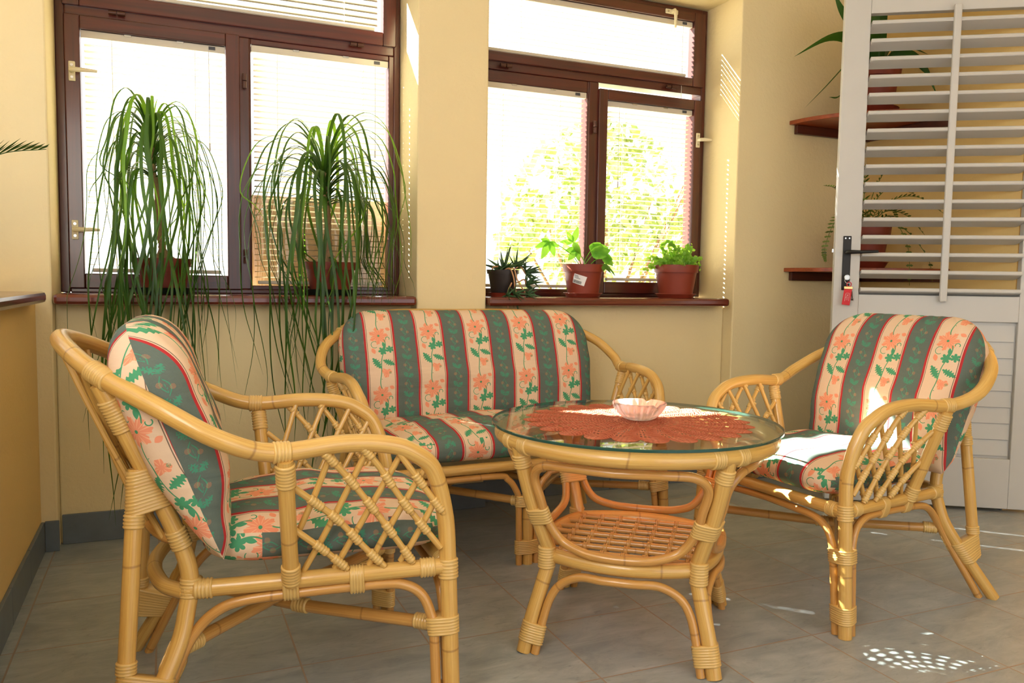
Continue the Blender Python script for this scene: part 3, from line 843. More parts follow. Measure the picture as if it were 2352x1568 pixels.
        # where the rods cross they are wrapped
        for a in A_lines:
            pa = cr([Vector((x, 0, z)) for x, z in a], 8)
            for b in B_lines:
                pb = cr([Vector((x, 0, z)) for x, z in b], 8)
                d, i, k = min(((p_-q_).length, i, k) for i, p_ in enumerate(pa) for k, q_ in enumerate(pb))
                if d < .012 and 1 < i < len(pa)-2 and pa[i].z > .37:
                    c = pa[i]; t = (pa[i+1]-pa[i-1]).normalized()
                    c0, c1 = c - t*.018, c + t*.018
                    mb = MB()
                    wrap(mb, [(lat(c0.x, c0.z, .0065), lat(c1.x, c1.z, .0065), .0072)], 5, amp=.0016, ns=10)
                    wrap(mb, [(lat(c.x-t.x*.004, c.z-t.z*.004, .0065), lat(c.x+t.x*.004, c.z+t.z*.004, .0065), .0072), (lat(c.x-t.x*.004, c.z-t.z*.004, -.0065), lat(c.x+t.x*.004, c.z+t.z*.004, -.0065), .0068)], 1, amp=.0012, ns=14)
                    mb.build('binding', 'rattan_binding', la, sharp=False)
    # front and rear seat rails
    fr = [G((.304, .290, .345), -1), G((.308, .15, .346), -1), Vector((.309, 0, .346)), G((.308, .15, .346), 1), G((.304, .290, .345), 1)]
    mb = MB(); mb.tube(cr(fr, 5), .0175, 14); o = mb.build('front_rail', RT, root)
    for s in (-1, 1): bind(o, [(G((.305, .235, .345), s), G((.305, .266, .345), s), .0178)], 5)
    rr = [G((-.222, .195, .322), -1), G((-.262, .145, .322), -1), G((-.282, .07, .322), -1), Vector((-.288*kx, 0, .322)), G((-.282, .07, .322), 1), G((-.262, .145, .322), 1), G((-.222, .195, .322), 1)]
    mb = MB(); mb.tube(cr(rr, 6), .016, 12); mb.build('rear_rail', RT, root)
    lb = [G((-.232, .192, .43), -1), G((-.262, .16, .432), -1), G((-.290, .09, .436), -1), Vector((-.300*kx, 0, .438)), G((-.290, .09, .436), 1), G((-.262, .16, .432), 1), G((-.232, .192, .43), 1)]
    lbc = cr(lb, 6); mb = MB(); mb.tube(lbc, .0115, 12); mb.build('back_bow', 'rattan_dark', root)
    # lattice of the back, behind the cushion
    mb = MB(); half = .17 + e; n = max(4, int(half*2/.085))
    def backp(y, t):
        yb = max(-half, min(half, y)); i = min(range(len(lbc)), key=lambda k: abs(lbc[k].y - yb)); b = lbc[i]
        full = cr(path, 9); tops = [p for p in full if p.z > .74]
        q = min(tops, key=lambda p: abs(p.y - yb*1.06)); return Vector((lerp(b.x, q.x, t) , yb, lerp(b.z, q.z, t)))
    for k in range(n+1):
        y0 = -half + 2*half*k/n
        for sg in (-1, 1):
            y1 = y0 + sg*.13
            if abs(y1) > half: continue
            mb.tube([backp(lerp(y0, y1, t/4), t/4) + Vector((-.006*sg, 0, 0)) for t in range(5)], .0066, 8)
    mb.build('back_lattice', RT, root)
    # crossed stretchers under the seat
    if e == 0:
        for s in (-1, 1):
            a, b = G((.289, .272, .212), s), G((-.236, .205, .208), -s); o_ = Vector((0, 0, .011*s))
            mb = MB(); mb.tube([a, a.lerp(b, .45) + o_, a.lerp(b, .55) + o_, b], .0142, 12); st = mb.build('stretcher', 'rattan_dark', root)
            d = (b-a).normalized()
            bind(st, [(a + d*.015, a + d*.055, .0146)], 6); bind(st, [(b - d*.055, b - d*.015, .0146)], 6)
            bind(st, [(a.lerp(b, .5) + o_ - d*.02, a.lerp(b, .5) + o_ + d*.02, .0146)], 5)
    else:
        # middle leg in front and the long poles that tie the legs together
        mb = MB(); mb.tube([(.305, 0, .345), (.309, 0, .17), (.311, 0, 0)], .0185, 14); leg = mb.build('front_leg', RT, root)
        for z0, z1, n_ in ((.200, .238, 6), (.036, .084, 8)):
            bind(leg, [((.309, 0, z0), (.308, 0, z1), .0185), ((.308, .033, z0), (.308, .033, z1), .0112), ((.308, -.033, z0), (.308, -.033, z1), .0112)], n_)
        q0, q1 = G((-.240, .212, .205), -1), G((-.240, .212, .205), 1)
        mb = MB(); mb.tube([q0, q0.lerp(q1, .5), q1], .0142, 12); st = mb.build('stretcher', 'rattan_dark', root)
        d = (q1-q0).normalized()
        bind(st, [(q0 + d*.015, q0 + d*.055, .0146)], 6); bind(st, [(q1 - d*.055, q1 - d*.015, .0146)], 6); bind(st, [(q0.lerp(q1, .5) - d*.03, q0.lerp(q1, .5) + d*.03, .0146)], 7)
        for s in (-1, 1):
            for a, b in ((Vector((.300, 0, .212)), G((-.240, .212, .208), s)), (G((.289, .272, .212), s), Vector((-.232*kx, s*.02, .212)))):
                m_ = a.lerp(b, .5); o_ = Vector((0, 0, .012 if a.y == 0 else -.012))
                mb = MB(); mb.tube([a, a.lerp(b, .4) + o_, a.lerp(b, .6) + o_, b], .0142, 12); st = mb.build('stretcher', 'rattan_dark', root); d = (b-a).normalized()
                bind(st, [(a + d*.015, a + d*.055, .0146)], 6); bind(st, [(b - d*.055, b - d*.015, .0146)], 6)

def seat_cushion(name, label, loc, rotz, hw, phase, group, x0=-.192, x1=.335, hr=None, seed=1, lumps=1.):
    """loose seat cushion, lies on the rails; local frame of the seat"""
    rnd = random.Random(seed); hr = hr or hw-.042
    zb, H_ = .3665, .100
    mb = MB(); NU, NV = 44, 40
    ph = [rnd.uniform(0, 6) for _ in range(8)]
    def P(u, v, top):
        # u across -1..1, v along -1..1
        e_ = 6.
        uu, vv = u, v
        # superellipse corners
        k = (abs(uu)**e_ + abs(vv)**e_)**(1/e_); m = max(abs(uu), abs(vv)); f = m/k if k > 1e-6 else 1
        uu *= f; vv *= f
        x = lerp(x0, x1, (vv+1)/2); half = lerp(hr, hw, (vv+1)/2)
        half *= 1 - .015*(1-abs(vv))
        y = uu*half
        rim = max(0., 1 - max(abs(u), abs(v))**9)**.5
        dome = (1-u*u)*.6 + (1-v*v)*.4
        if top:
            z = zb + H_*.46 + (H_*.40*rim) + .026*dome*rim + rim*lumps*(.004*sin(v*5+ph[0]+u*2) + .003*sin(u*7+ph[1]-v*3) + .0035*sin(v*11+ph[2])*(1-abs(v)))
        else: z = zb + H_*.46*(1-rim)
        return Vector((x, y, z))
    # U across, V along the surface
    def uvt(u, v): return (P(u, v, True).y + phase, -P(u, v, True).x*1. )
    rows = {}
    for top in (True, False):
        ids = []
        for i in range(NU+1):
            r_ = []
            for j in range(NV+1):
                u, v = -1+2*i/NU, -1+2*j/NV
                u = math.copysign(1-(1-abs(u))**1.6, u); v = math.copysign(1-(1-abs(v))**1.6, v)
                edge = i in (0, NU) or j in (0, NV)
                key = (i, j)
                if edge and not top: r_.append(rows[key])
                else:
                    q = mb.vert(P(u, v, top)); r_.append(q)
                    if edge: rows[key] = q
            ids.append(r_)
        for i in range(NU):
            for j in range(NV):
                q = [ids[i][j], ids[i+1][j], ids[i+1][j+1], ids[i][j+1]]
                if not top: q.reverse()
                vs = [Vector(mb.v[k]) for k in q]
                n = (vs[1]-vs[0]).cross(vs[2]-vs[0])
                if n.length < 1e-12: n = (vs[2]-vs[0]).cross(vs[3]-vs[0])
                n.normalize()
                cx_ = sum((p.x for p in vs))/4; cy_ = sum((p.y for p in vs))/4
                if abs(n.y) > .75:   # side panel: the green stripe runs along it
                    uv = [((.0975 if cx_ > -.075 else .0) + (p.z - zb - .045), -p.x) for p in vs]
                elif abs(n.x) > .6 and cx_ > 0: uv = [(p.y + phase, -x1 - (zb+H_-p.z)) for p in vs]
                else: uv = [(p.y + phase, -p.x) for p in vs]
                mi = 1 if (not top and n.z < -.6) else 0
                mb.face(q, uv, mi)
    o = mb.build(name, ['fabric', 'lining'], None, sharp=False)
    o.location = loc; o.rotation_euler = (0, 0, rotz)
    return tag(o, label, 'cushion', group)

def back_cushion(name, label, loc, rotz, hw, phase, mirror, group, bx=-.150, bz=.400, Hh=.50, tilt=20.5, T=.082, seed=1, topdrop=.03, rad=.15):
    rnd = random.Random(seed); ph = [rnd.uniform(0, 6) for _ in range(8)]
    a = math.radians(tilt); ax = Vector((-sin(a), 0, cos(a))); nx = Vector((cos(a), 0, sin(a)))
    mb = MB(); NU, NV = 60, 44
    def outline(u, v):
        """u -1..1, v 0..1 -> (y, h) within the outline: square-ish foot, round shoulders"""
        h = v*Hh
        w = hw
        if h > Hh-rad:
            q = (h-(Hh-rad))/rad; w = hw - rad*.85*(1-math.sqrt(max(0, 1-q*q)))
        if h < .05: w = hw - .018*(1-h/.05)
        w *= .955 + .045*min(1, h/.25)
        return u*w, h, w
    def thick(u, v):
        fv = (min(1, v/.42)**.62)*(1 if v < .72 else math.sqrt(max(0, 1-((v-.72)/.28)**2.4)))
        fu = max(0, 1-abs(u)**13)**.5
        return T*fv*fu
    def wr(u, v):
        return .004*sin(v*26+ph[0]+2*sin(u*3+ph[1]))*(1-v)**1.2*(.4+.6*abs(u)) + .003*sin(v*13+u*4+ph[2])*(1-v) + .0035*sin(u*30+ph[3]+v*6)*max(0, v-.72)/.28
    grid = {}
    for side in (1, -1):
        for i in range(NU+1):
            for j in range(NV+1):
                u, v = -1+2*i/NU, j/NV
                u = math.copysign(1-(1-abs(u))**1.7, u); v = 1-(1-v)**1.35
                edge = i in (0, NU) or j in (0, NV)
                if edge and side == -1: grid[(i, j, -1)] = grid[(i, j, 1)]; continue
                y, h, w = outline(u, v); t = thick(u, v)
                if side == 1: t = t*1.05 + wr(u, v)*min(1, t/.03)
                else: t = -t*.80
                p = Vector((bx, 0, bz)) + ax*h + nx*t; p.y = y
                grid[(i, j, side)] = mb.vert(p)
    # arc length across each row gives U
    for side in (1, -1):
        for j in range(NV):
            rowU = []
            for jj in (j, j+1):
                acc = [0.]
                for i in range(NU):
                    acc.append(acc[-1] + (Vector(mb.v[grid[(i+1, jj, side)]])-Vector(mb.v[grid[(i, jj, side)]])).length)
                rowU.append([x - acc[NU//2] for x in acc])
            for i in range(NU):
                q = [(i, j), (i+1, j), (i+1, j+1), (i, j+1)]
                us = []
                for (ii, jj) in q:
                    U_ = rowU[jj-j][ii]
                    vv = 1-(1-jj/NV)**1.35
                    if side == -1:
                        tot = rowU[jj-j][NU] if U_ >= 0 else -rowU[jj-j][0]
                        U_ = math.copysign(2*(hw+.055) - abs(U_), U_ if abs(U_) > 1e-6 else 1)
                    us.append((mirror*U_ + phase, -vv*Hh*1.08*side))
                ids = [grid[(ii, jj, side)] for ii, jj in q]
                if side == -1: ids.reverse(); us.reverse()
                mb.face(ids, us)
    o = mb.build(name, 'fabric', None, sharp=False)
    # a thin seam cord
    o.location = loc; o.rotation_euler = (0, 0, rotz)
    return tag(o, label, 'cushion', group)

LCP, LCA = (.257, 1.919, 0), math.radians(-1.64)
RCP, RCA = (1.992, 1.941, 0), math.radians(183.45)
SFP, SFA = (1.117, 2.772, 0), math.radians(-87.8)
SE = .26
SKX = .80
ga = 'rattan armchairs round the low table'
chair = thing('rattan_armchair', 'honey rattan armchair in the left foreground seen from its side', 'armchair', LCP, LCA, ga)
make_seat(chair)
c2 = copy_tree(chair); c2.location = RCP; c2.rotation_euler = (0, 0, RCA)
c2['label'] = 'rattan armchair in front of the white louvred door, facing left'
sofa = thing('rattan_sofa', 'two seat rattan sofa under the windows, against the pillar', 'sofa', SFP, SFA)
make_seat(sofa, SE, SKX)
gs = 'striped floral cushions on the rattan seats'
seat_cushion('seat_cushion', 'striped floral seat cushion lying flat on the left foreground armchair', LCP, LCA, .268, .015, gs, seed=3)
seat_cushion('seat_cushion', 'striped floral seat cushion with a sunlit patch, on the armchair by the door', RCP, RCA, .268, -.015, gs, seed=5)
seat_cushion('seat_cushion', 'wide striped floral seat cushion lying on the two seat sofa', SFP, SFA, .268+SE, 0., gs, hr=.225+SE, x0=-.17, seed=8)
HB = .285
back_cushion('back_cushion', 'puffed back cushion seen edge on, green panel at its side, in the left armchair', LCP, LCA, HB, .0175, 1, gs, seed=2)
back_cushion('back_cushion', 'back cushion with a bright sun patch, leaning in the armchair by the door', RCP, RCA, HB, -.0175, 1, gs, seed=4)
back_cushion('back_cushion', 'wide back cushion with eleven stripes leaning in the two seat sofa', SFP, SFA, .525, 0., 1, gs, bx=-.115, bz=.402, Hh=.47, tilt=19, seed=6, T=.075, rad=.15)

# ------------------------------------------------------------------ low table
def table():
    TC = (1.188, 1.893, 0)
    t = thing('coffee_table', 'round glass topped rattan coffee table between the armchairs', 'table', TC, math.radians(5.5))
    prof = [(.342, 0), (.318, .09), (.288, .175), (.268, .245), (.288, .305), (.320, .385), (.345, .465), (.362, .53), (.366, .55)]
    def rz(z):
        for (r0, z0), (r1, z1) in zip(prof, prof[1:]):
            if z0 <= z <= z1: return lerp(r0, r1, (z-z0)/(z1-z0))
        return prof[-1][0]
    def bow(z): return lerp(.018, .085, max(0, min(1, (z-.1)/.45)))
    def side(k, s_, z, out=0.):
        a0, a1 = k*PI/2, (k+1)*PI/2
        r = rz(z); p0 = Vector((r*cos(a0), r*sin(a0), z)); p1 = Vector((r*cos(a1), r*sin(a1), z))
        p = p0.lerp(p1, (s_+1)/2); m = Vector((cos((a0+a1)/2), sin((a0+a1)/2), 0))
        return p + m*(bow(z)*(1-s_*s_) + out)
    legs = []
    for k in range(4):
        a = k*PI/2; pts = cr([(r*cos(a), r*sin(a), z) for r, z in prof], 5)
        mb = MB(); mb.tube(pts, .0195, 14); lg = mb.build('leg', 'rattan', t); legs.append((lg, pts))
    def bind(parent, poles, n, **kw):
        mb = MB(); wrap(mb, poles, n, **kw); mb.build('binding', 'rattan_binding', parent, sharp=False)
    mb = MB(); mb.tube([(.366*cos(i*PI/32), .366*sin(i*PI/32), .553) for i in range(64)], .0215, 14, closed=True); ring = mb.build('top_ring', 'rattan', t)
    # lower ring: four bowed poles
    pts = []
    for k in range(4):
        for s_ in (-.92, -.6, -.2, .2, .6, .92): pts.append(side(k, s_, .245, .014*(1-s_*s_)-.012))
    mb = MB(); mb.tube(cr(pts, 4, closed=True), .0195, 14, closed=True); lring = mb.build('shelf_ring', 'rattan', t)
    ends = {}
    for k in range(4):
        # closed bow on each side: hugs the legs, the top ring and the shelf ring
        def si(z, off): return 1 - off/(rz(z)*.7071)
        o = .030
        loop = [side(k, 0, .512, .004), side(k, -.45, .512, .004), side(k, -(si(.50, o)-.14), .505, .004), side(k, -si(.47, o), .470), side(k, -si(.41, o), .41), side(k, -si(.355, o), .355), side(k, -(si(.30, o)-.10), .302), side(k, -.50, .279, .004), side(k, -.2, .272, .006),
                side(k, .2, .272, .006), side(k, .50, .279, .004), side(k, (si(.30, o)-.10), .302), side(k, si(.355, o), .355), side(k, si(.41, o), .41), side(k, si(.47, o), .470), side(k, (si(.50, o)-.14), .505, .004), side(k, .45, .512, .004)]
        mb = MB(); mb.tube(cr(loop, 6, closed=True), .0118, 12, closed=True); lp = mb.build('side_bow', 'rattan_dark', t)
        lo = [side(k, -si(0, .031), 0), side(k, -si(.08, .031), .08), side(k, -si(.14, .033), .14), side(k, -(si(.18, .05)), .180), side(k, -.52, .208, .004), side(k, -.2, .212, .012), side(k, .2, .212, .012), side(k, .52, .208, .004), side(k, si(.18, .05), .18), side(k, si(.14, .033), .14), side(k, si(.08, .031), .08), side(k, si(0, .031), 0)]
        loc_ = cr(lo, 6); mb = MB(); mb.tube(loc_, .0112, 12); mb.build('lower_arch', 'rattan_dark', t)
    for k, (lg, pts) in enumerate(legs):
        a = k*PI/2
        L = lambda z: Vector((rz(z)*cos(a), rz(z)*sin(a), z))
        si = lambda z, off: 1 - off/(rz(z)*.7071)
        for z0, z1, n in ((.025, .075, 8), (.345, .385, 6)):
            o = .031 if z0 < .1 else .030
            poles = [(L(z0), L(z1), .0195)]
            for kk, sg in ((k, -1), ((k-1) % 4, 1)):
                poles.append((side(kk, sg*si(z0, o), z0), side(kk, sg*si(z1, o), z1), .0115))
            bind(lg, poles, n)
        bind(lg, [(L(.215), L(.272), .0205)], 8); bind(lg, [(L(.49), L(.525), .0200)], 5)
        for da in (-.10, .10):
            b0, b1 = a + da - .045, a + da + .045
            bind(ring, [(Vector((.366*cos(b0), .366*sin(b0), .553)), Vector((.366*cos(b1), .366*sin(b1), .553)), .0218)], 5)
    # slatted shelf: poles one way, bound cross pieces the other way
    def rin(x, horizontal):
        # half length inside the bowed square
        best = 0
        q = [side(k, -1 + .1*i, .245, .014*(1-(-1+.1*i)**2)-.012) for k in range(4) for i in range(20)]
        for i in range(len(q)):
            p0, p1 = q[i], q[(i+1) % len(q)]
            c0, c1 = (p0.y, p1.y) if horizontal else (p0.x, p1.x)
            if (c0-x)*(c1-x) <= 0 and abs(c1-c0) > 1e-9:
                f = (x-c0)/(c1-c0); v = lerp(p0.x, p1.x, f) if horizontal else lerp(p0.y, p1.y, f); best = max(best, abs(v))
        return best
    # rotate the lattice by 45 degrees so that it runs along the sides of the square
    R45 = Matrix.Rotation(PI/4, 3, 'Z')
    q45 = []
    for k in range(4):
        for i in range(20): q45.append(R45.inverted() @ side(k, -1+.1*i, .245, .014*(1-(-1+.1*i)**2)-.012))
    def lim(c, axis):
        best = 0
        for i in range(len(q45)):
            p0, p1 = q45[i], q45[(i+1) % len(q45)]
            if (p0[axis]-c)*(p1[axis]-c) <= 0 and abs(p0[axis]-p1[axis]) > 1e-9:
                f = (c-p0[axis])/(p1[axis]-p0[axis]); best = max(best, abs(lerp(p0[1-axis], p1[1-axis], f)))
        return best
    mb = MB(); wb = MB()
    cs = [-.165 + .055*i for i in range(7)]
    for c in cs:
        h = lim(c, 1)
        mb.tube([R45 @ Vector((-h, c, .240)), R45 @ Vector((h, c, .240))], .0075, 10)
    for c in cs:
        h = lim(c, 0)
        mb.tube([R45 @ Vector((c, -h, .2545)), R45 @ Vector((c, h, .2545))], .0078, 10)
        for d in cs:
            if abs(d) < h-.01: wrap(wb, [(R45 @ Vector((c, d-.0055, .2545)), R45 @ Vector((c, d+.0055, .2545)), .0079), (R45 @ Vector((c, d-.0055, .240)), R45 @ Vector((c, d+.0055, .240)), .0075)], 2, ns=12)
    sh = mb.build('shelf_lattice', 'rattan_dark', t); wb.build('binding', 'rattan_dark', sh, sharp=False)
    # glass
    mb = MB(); R = .395
    mb.lathe([(0, .577), (R-.002, .577)], n=96); mb.lathe([(R-.002, .585), (0, .585)], n=96)
    mb.lathe([(R-.002, .577), (R, .5785), (R, .5835), (R-.002, .585)], n=96, mi=1)
    g = mb.build('glass_top', ['table_glass', 'glass_edge'], t); g['label'] = 'clear round glass top with a green edge'
    return TC
TC = table()
# crocheted doily: scalloped disc
mb = MB(); NR, NA = 34, 240
def dr(a):
    s_ = abs(sin(a*12))**.7
    return .272 + .042*s_
rid = []
for i in range(NR+1):
    f = i/NR; ring = []
    for k in range(NA):
        a = 2*PI*k/NA; R = lerp(.272*f, dr(a)*f, f**3)
        z = .0016 + .0012*sin(R*330)*(f > .05) + .0010*sin(a*24 + R*38) + .0014*abs(sin(a*12))*f**4
        ring.append(mb.vert((R*cos(a), R*sin(a), z if i < NR else .0006)))
    rid.append(ring)
for i in range(NR):
    for k in range(NA):
        k2 = (k+1) % NA; q = (rid[i][k], rid[i][k2], rid[i+1][k2], rid[i+1][k]) if i else (rid[0][k], rid[1][k2], rid[1][k])
        q = tuple(reversed(q)); mb.face(q, [(mb.v[x][0], mb.v[x][1]) for x in q])
o = mb.build('doily', 'crochet', None, sharp=False); o.location = (1.190, 1.885, .5852)
tag(o, 'coral crocheted doily with a scalloped edge on the glass table top', 'doily')
# pressed glass ashtray
mb = MB(); NA = 72
def frad(a, i):
    return 1 + (.03*cos(a*24) if 2 <= i <= 5 else 0)
def notch(a): return max(0, 1-abs(((a+.35) % (2*PI/3)) - PI/3)/.14)
prof = [(0, 0), (.036, 0), (.044, .004), (.057, .016), (.067, .030), (.073, .043), (.074, .047), (.069, .0475), (.064, .040), (.056, .026), (.045, .014), (.020, .009), (0, .009)]
rings = []
for i, (r, z) in enumerate(prof):
    if r == 0: rings.append([mb.vert((0, 0, z))]); continue
    rings.append([mb.vert((r*frad(2*PI*k/NA, i)*cos(2*PI*k/NA), r*frad(2*PI*k/NA, i)*sin(2*PI*k/NA), z - (.011*notch(2*PI*k/NA) if z > .042 else 0))) for k in range(NA)])
for a, b in zip(rings, rings[1:]):
    for k in range(NA):
        k2 = (k+1) % NA
        if len(a) == 1: mb.face((a[0], b[k2], b[k]))
        elif len(b) == 1: mb.face((a[k], a[k2], b[0]))
        else: mb.face((a[k], a[k2], b[k2], b[k]))
o = mb.build('ashtray', 'pressed_glass'); o.location = (1.205, 1.897, .5885)
tag(o, 'round pressed glass ashtray with notched rim on the coral doily', 'ashtray')

# ------------------------------------------------------------------ plants
def leaf_strip(mb, pts, w, side=None, fold=.25, mi=0, tip=2.0, base=.6):
    """a strap leaf along pts, width w(t) tapering to the tip"""
    pts = [Vector(p) for p in pts]; N = len(pts); prev = None; up = None
    for i in range(N):
        t = (pts[min(i+1, N-1)] - pts[max(i-1, 0)]).normalized()
        if up is None:
            sd = side or t.cross(Vector((0, 0, 1)))
            if sd.length < 1e-3: sd = Vector((1, 0, 0))
            sd = (sd - t*sd.dot(t)).normalized()
        else:
            sd = (up - t*up.dot(t)).normalized()
        up = sd; nr = sd.cross(t)
        f = i/(N-1); ww = w*(lerp(base, 1, min(1, f/.12)) if f < .12 else 1-((f-.12)/.88)**tip) + .0003
        a, b, c = mb.vert(pts[i] + sd*ww), mb.vert(pts[i] + nr*ww*fold), mb.vert(pts[i] - sd*ww)
        if prev:
            mb.face((prev[0], prev[1], b, a), mi=mi); mb.face((prev[1], prev[2], c, b), mi=mi)
        prev = (a, b, c)

def pot_mesh(r0, r1, h, rim, mat, parent, n=36, soil_z=None, ribs=0):
    mb = MB()
    mb.lathe([(0, 0), (r0*.94, 0), (r0, .003), (lerp(r0, r1, .78), h-rim), (r1*1.015, h-rim), (r1*1.05, h-.003), (r1*1.045, h), (r1*.99, h), (r1*.96, h-.012), (r0*.92, .01), (0, .01)], n=n)
    p = mb.build('pot', mat, parent)
    mb = MB(); mb.lathe([(lerp(r0, r1, .9)*.955, (soil_z or h*.86)), (0, (soil_z or h*.86)+.004)], n=n); mb.build('soil', 'soil', parent)
    return p
def saucer_mesh(r, h, mat, parent, z=0.):
    mb = MB(); mb.lathe([(0, z), (r*.86, z), (r, z+h), (r*1.04, z+h), (r*1.03, z+h+.002), (r*.97, z+h), (r*.85, z+.004), (0, z+.004)], n=40); return mb.build('saucer', mat, parent)

def pony_palm(label, x, y, r_pot, h_crown, lean, seed, n, reach, up, group):
    rnd = random.Random(seed)
    t = thing('ponytail_palm', label, 'potted plant', (x, y, .9), 0, group)
    mb = MB(); mb.lathe([(0, 0), (.088, 0), (.108, .022), (.111, .024), (.104, .022), (.084, .005), (0, .005)], n=40); mb.build('saucer', 'green_tray', t)
    p = pot_mesh(.074, r_pot, .125, .030, 'terracotta_plastic', t); p.location = (0, 0, .006)
    for c in kids(t):
        if c.name.startswith('soil'): c.location = (0, 0, .006)
    H_ = h_crown - .9
    tr = [Vector((0, 0, .095)), Vector((0, 0, .118)), Vector((lean*.08, 0, .142)), Vector((lean*.15, 0, .168)), Vector((lean*.3, -.002, .22)), Vector((lean*.55, .004, lerp(.22, H_, .5))), Vector((lean, 0, H_-.10)), Vector((lean, 0, H_))]
    mb = MB(); c = cr(tr, 5); rr = []
    for i in range(len(c)):
        f = i/(len(c)-1)
        rr.append(lerp(.058, .052, f/.14) if f < .14 else lerp(.052, .026, (f-.14)/.14) if f < .28 else lerp(.026, .0125, (f-.28)/.15) if f < .43 else .0125 + .002*sin(f*60))
    mb.tube(c, rr, 14); mb.build('trunk', 'bark', t)
    top = c[-1]
    mb = MB(); stems = 0
    for i in range(n):
        f = i/n                                  # 0 = oldest (lowest), 1 = youngest
        ux = rnd.uniform(-1, 1); ux = math.copysign(abs(ux)**.55, ux)
        out = Vector((ux*(.9 if ux < 0 and x < .3 else 1), math.sqrt(1-ux*ux)*rnd.choice((-.75, -.75, .4)) - .05, 0))
        st = top + Vector((0, 0, -.14 + .17*f)) + out*.006
        if f < .25: rho, hp = rnd.uniform(.08, .20), rnd.uniform(.0, .05)
        elif f < .66: rho, hp = rnd.uniform(.12, .245), rnd.uniform(.04, .125)
        else: rho, hp = rnd.uniform(.11, .265), rnd.uniform(.09, .205)*up
        rho *= reach
        L = lerp(1.0, .72, f)*rnd.uniform(.6, 1.15) if f < .75 else rnd.uniform(.08, .55)
        if f > .96: rho *= .25; L = 0
        cur = rnd.uniform(-.35, .35); o2 = Vector((out.x*cos(cur) - out.y*sin(cur), out.x*sin(cur) + out.y*cos(cur), 0))
        Z_ = Vector((0, 0, 1))
        pts = [st, st + out*rho*.22 + Z_*hp*.66, st + out*rho*.55 + Z_*hp, st + out*rho*.82 + o2*rho*.04 + Z_*(hp*.78 - .012), st + out*rho*.96 + o2*rho*.08 + Z_*(hp*.25 - .05)]
        if L > 0:
            base_ = st + out*rho + o2*rho*.12 + Z_*(hp*.25 - .15)
            m_ = max(2, int(L/.11)); sw = rnd.uniform(.012, .05); sp = rnd.uniform(0, 6); dr_ = rnd.uniform(-.12, .12) - out.x*rnd.uniform(0, .10)
            for k in range(m_+1):
                g = k/m_; pts.append(base_ + Vector((sw*sin(sp + g*4.5)*min(1, .3+g) + dr_*g, sw*.5*cos(sp + g*4), -L*g)))
        else: pts = pts[:3]
        c_ = cr(pts, 4); fixd = []
        fy = rnd.uniform(3.06, 3.118); side_x = rnd.uniform(-1, 1)
        for q in c_:
            q = q.copy(); wy = q.y + y; wz = q.z + .9; wx = q.x + x
            if wy > 3.385: wy = 3.385
            if wz < 1.06:                       # slide forward over the edge of the sill
                k = max(0., min(1., (1.06-wz)/.14)); k = k*k*(3-2*k)
                if wy > fy: wy = lerp(wy, fy, k)
                rp = math.hypot(wx-x, wy-y)
                if rp < .118 and wz < 1.05: wy = min(wy, y - math.sqrt(max(0, .118**2 - (wx-x)**2)))
            if wz < .93 and wy > 3.10 and wy > 3.125: wy = fy
            wx = max(wx, W0+.05)
            if wy > 3.13: wx = min(wx, W1-.02)
            if wz < .02: wz = .02
            if wz < .865 and wx > .66: break
            fixd.append(Vector((wx-x, wy-y, wz-.9)))
        leaf_strip(mb, fixd, rnd.uniform(.0042, .0074), fold=.30, mi=1 if f > .84 else 0, tip=2.8, base=1.0)
    mb.build('leaves', ['palm_leaf', 'palm_leaf_young'], t, sharp=False)
    return t
gp = 'ponytail palms on the left window sill'
pony_palm('ponytail palm in the left half of the left window, its crown the higher one', -.002, 3.265, .093, 1.455, -.035, 7, 84, .95, .85, gp)
pony_palm('ponytail palm beside the pillar, wide arching crown, tan blind behind', .608, 3.265, .098, 1.385, -.02, 31, 88, 1.5, 1.05, gp)

def frond(mb, pts, lw, ll, n, mi=0, seed=0, taper=True, droop=.2, start=.1, fwd=.45):
    """pinnate frond: rib plus two rows of leaflets"""
    rnd = random.Random(seed); c = cr(pts, 6); mb.tube(c, [lerp(.0022, .0008, i/len(c)) for i in range(len(c))], 5, mi=mi)
    for k in range(n):
        f = start + (1-start)*k/n; i = min(len(c)-2, int(f*(len(c)-1))); p = c[i]; t = (c[i+1]-c[i]).normalized()
        sd = t.cross(Vector((0, 0, 1)));
        if sd.length < 1e-3: sd = Vector((1, 0, 0))
        sd.normalize(); l = ll*(1-.75*f*f if taper else 1)*min(1, .35 + f*3)*rnd.uniform(.85, 1.1)
        for s in (-1, 1):
            d = (sd*s + t*fwd + Vector((0, 0, -droop))).normalized()
            w = t*lw*.5
            a, b, m1, m2, e_ = p - w*.5, p + w*.5, p + d*l*.55 - w, p + d*l*.55 + w, p + d*l
            ids = [mb.vert(q) for q in (a, m1, e_, m2, b)]; mb.face(ids, mi=mi)

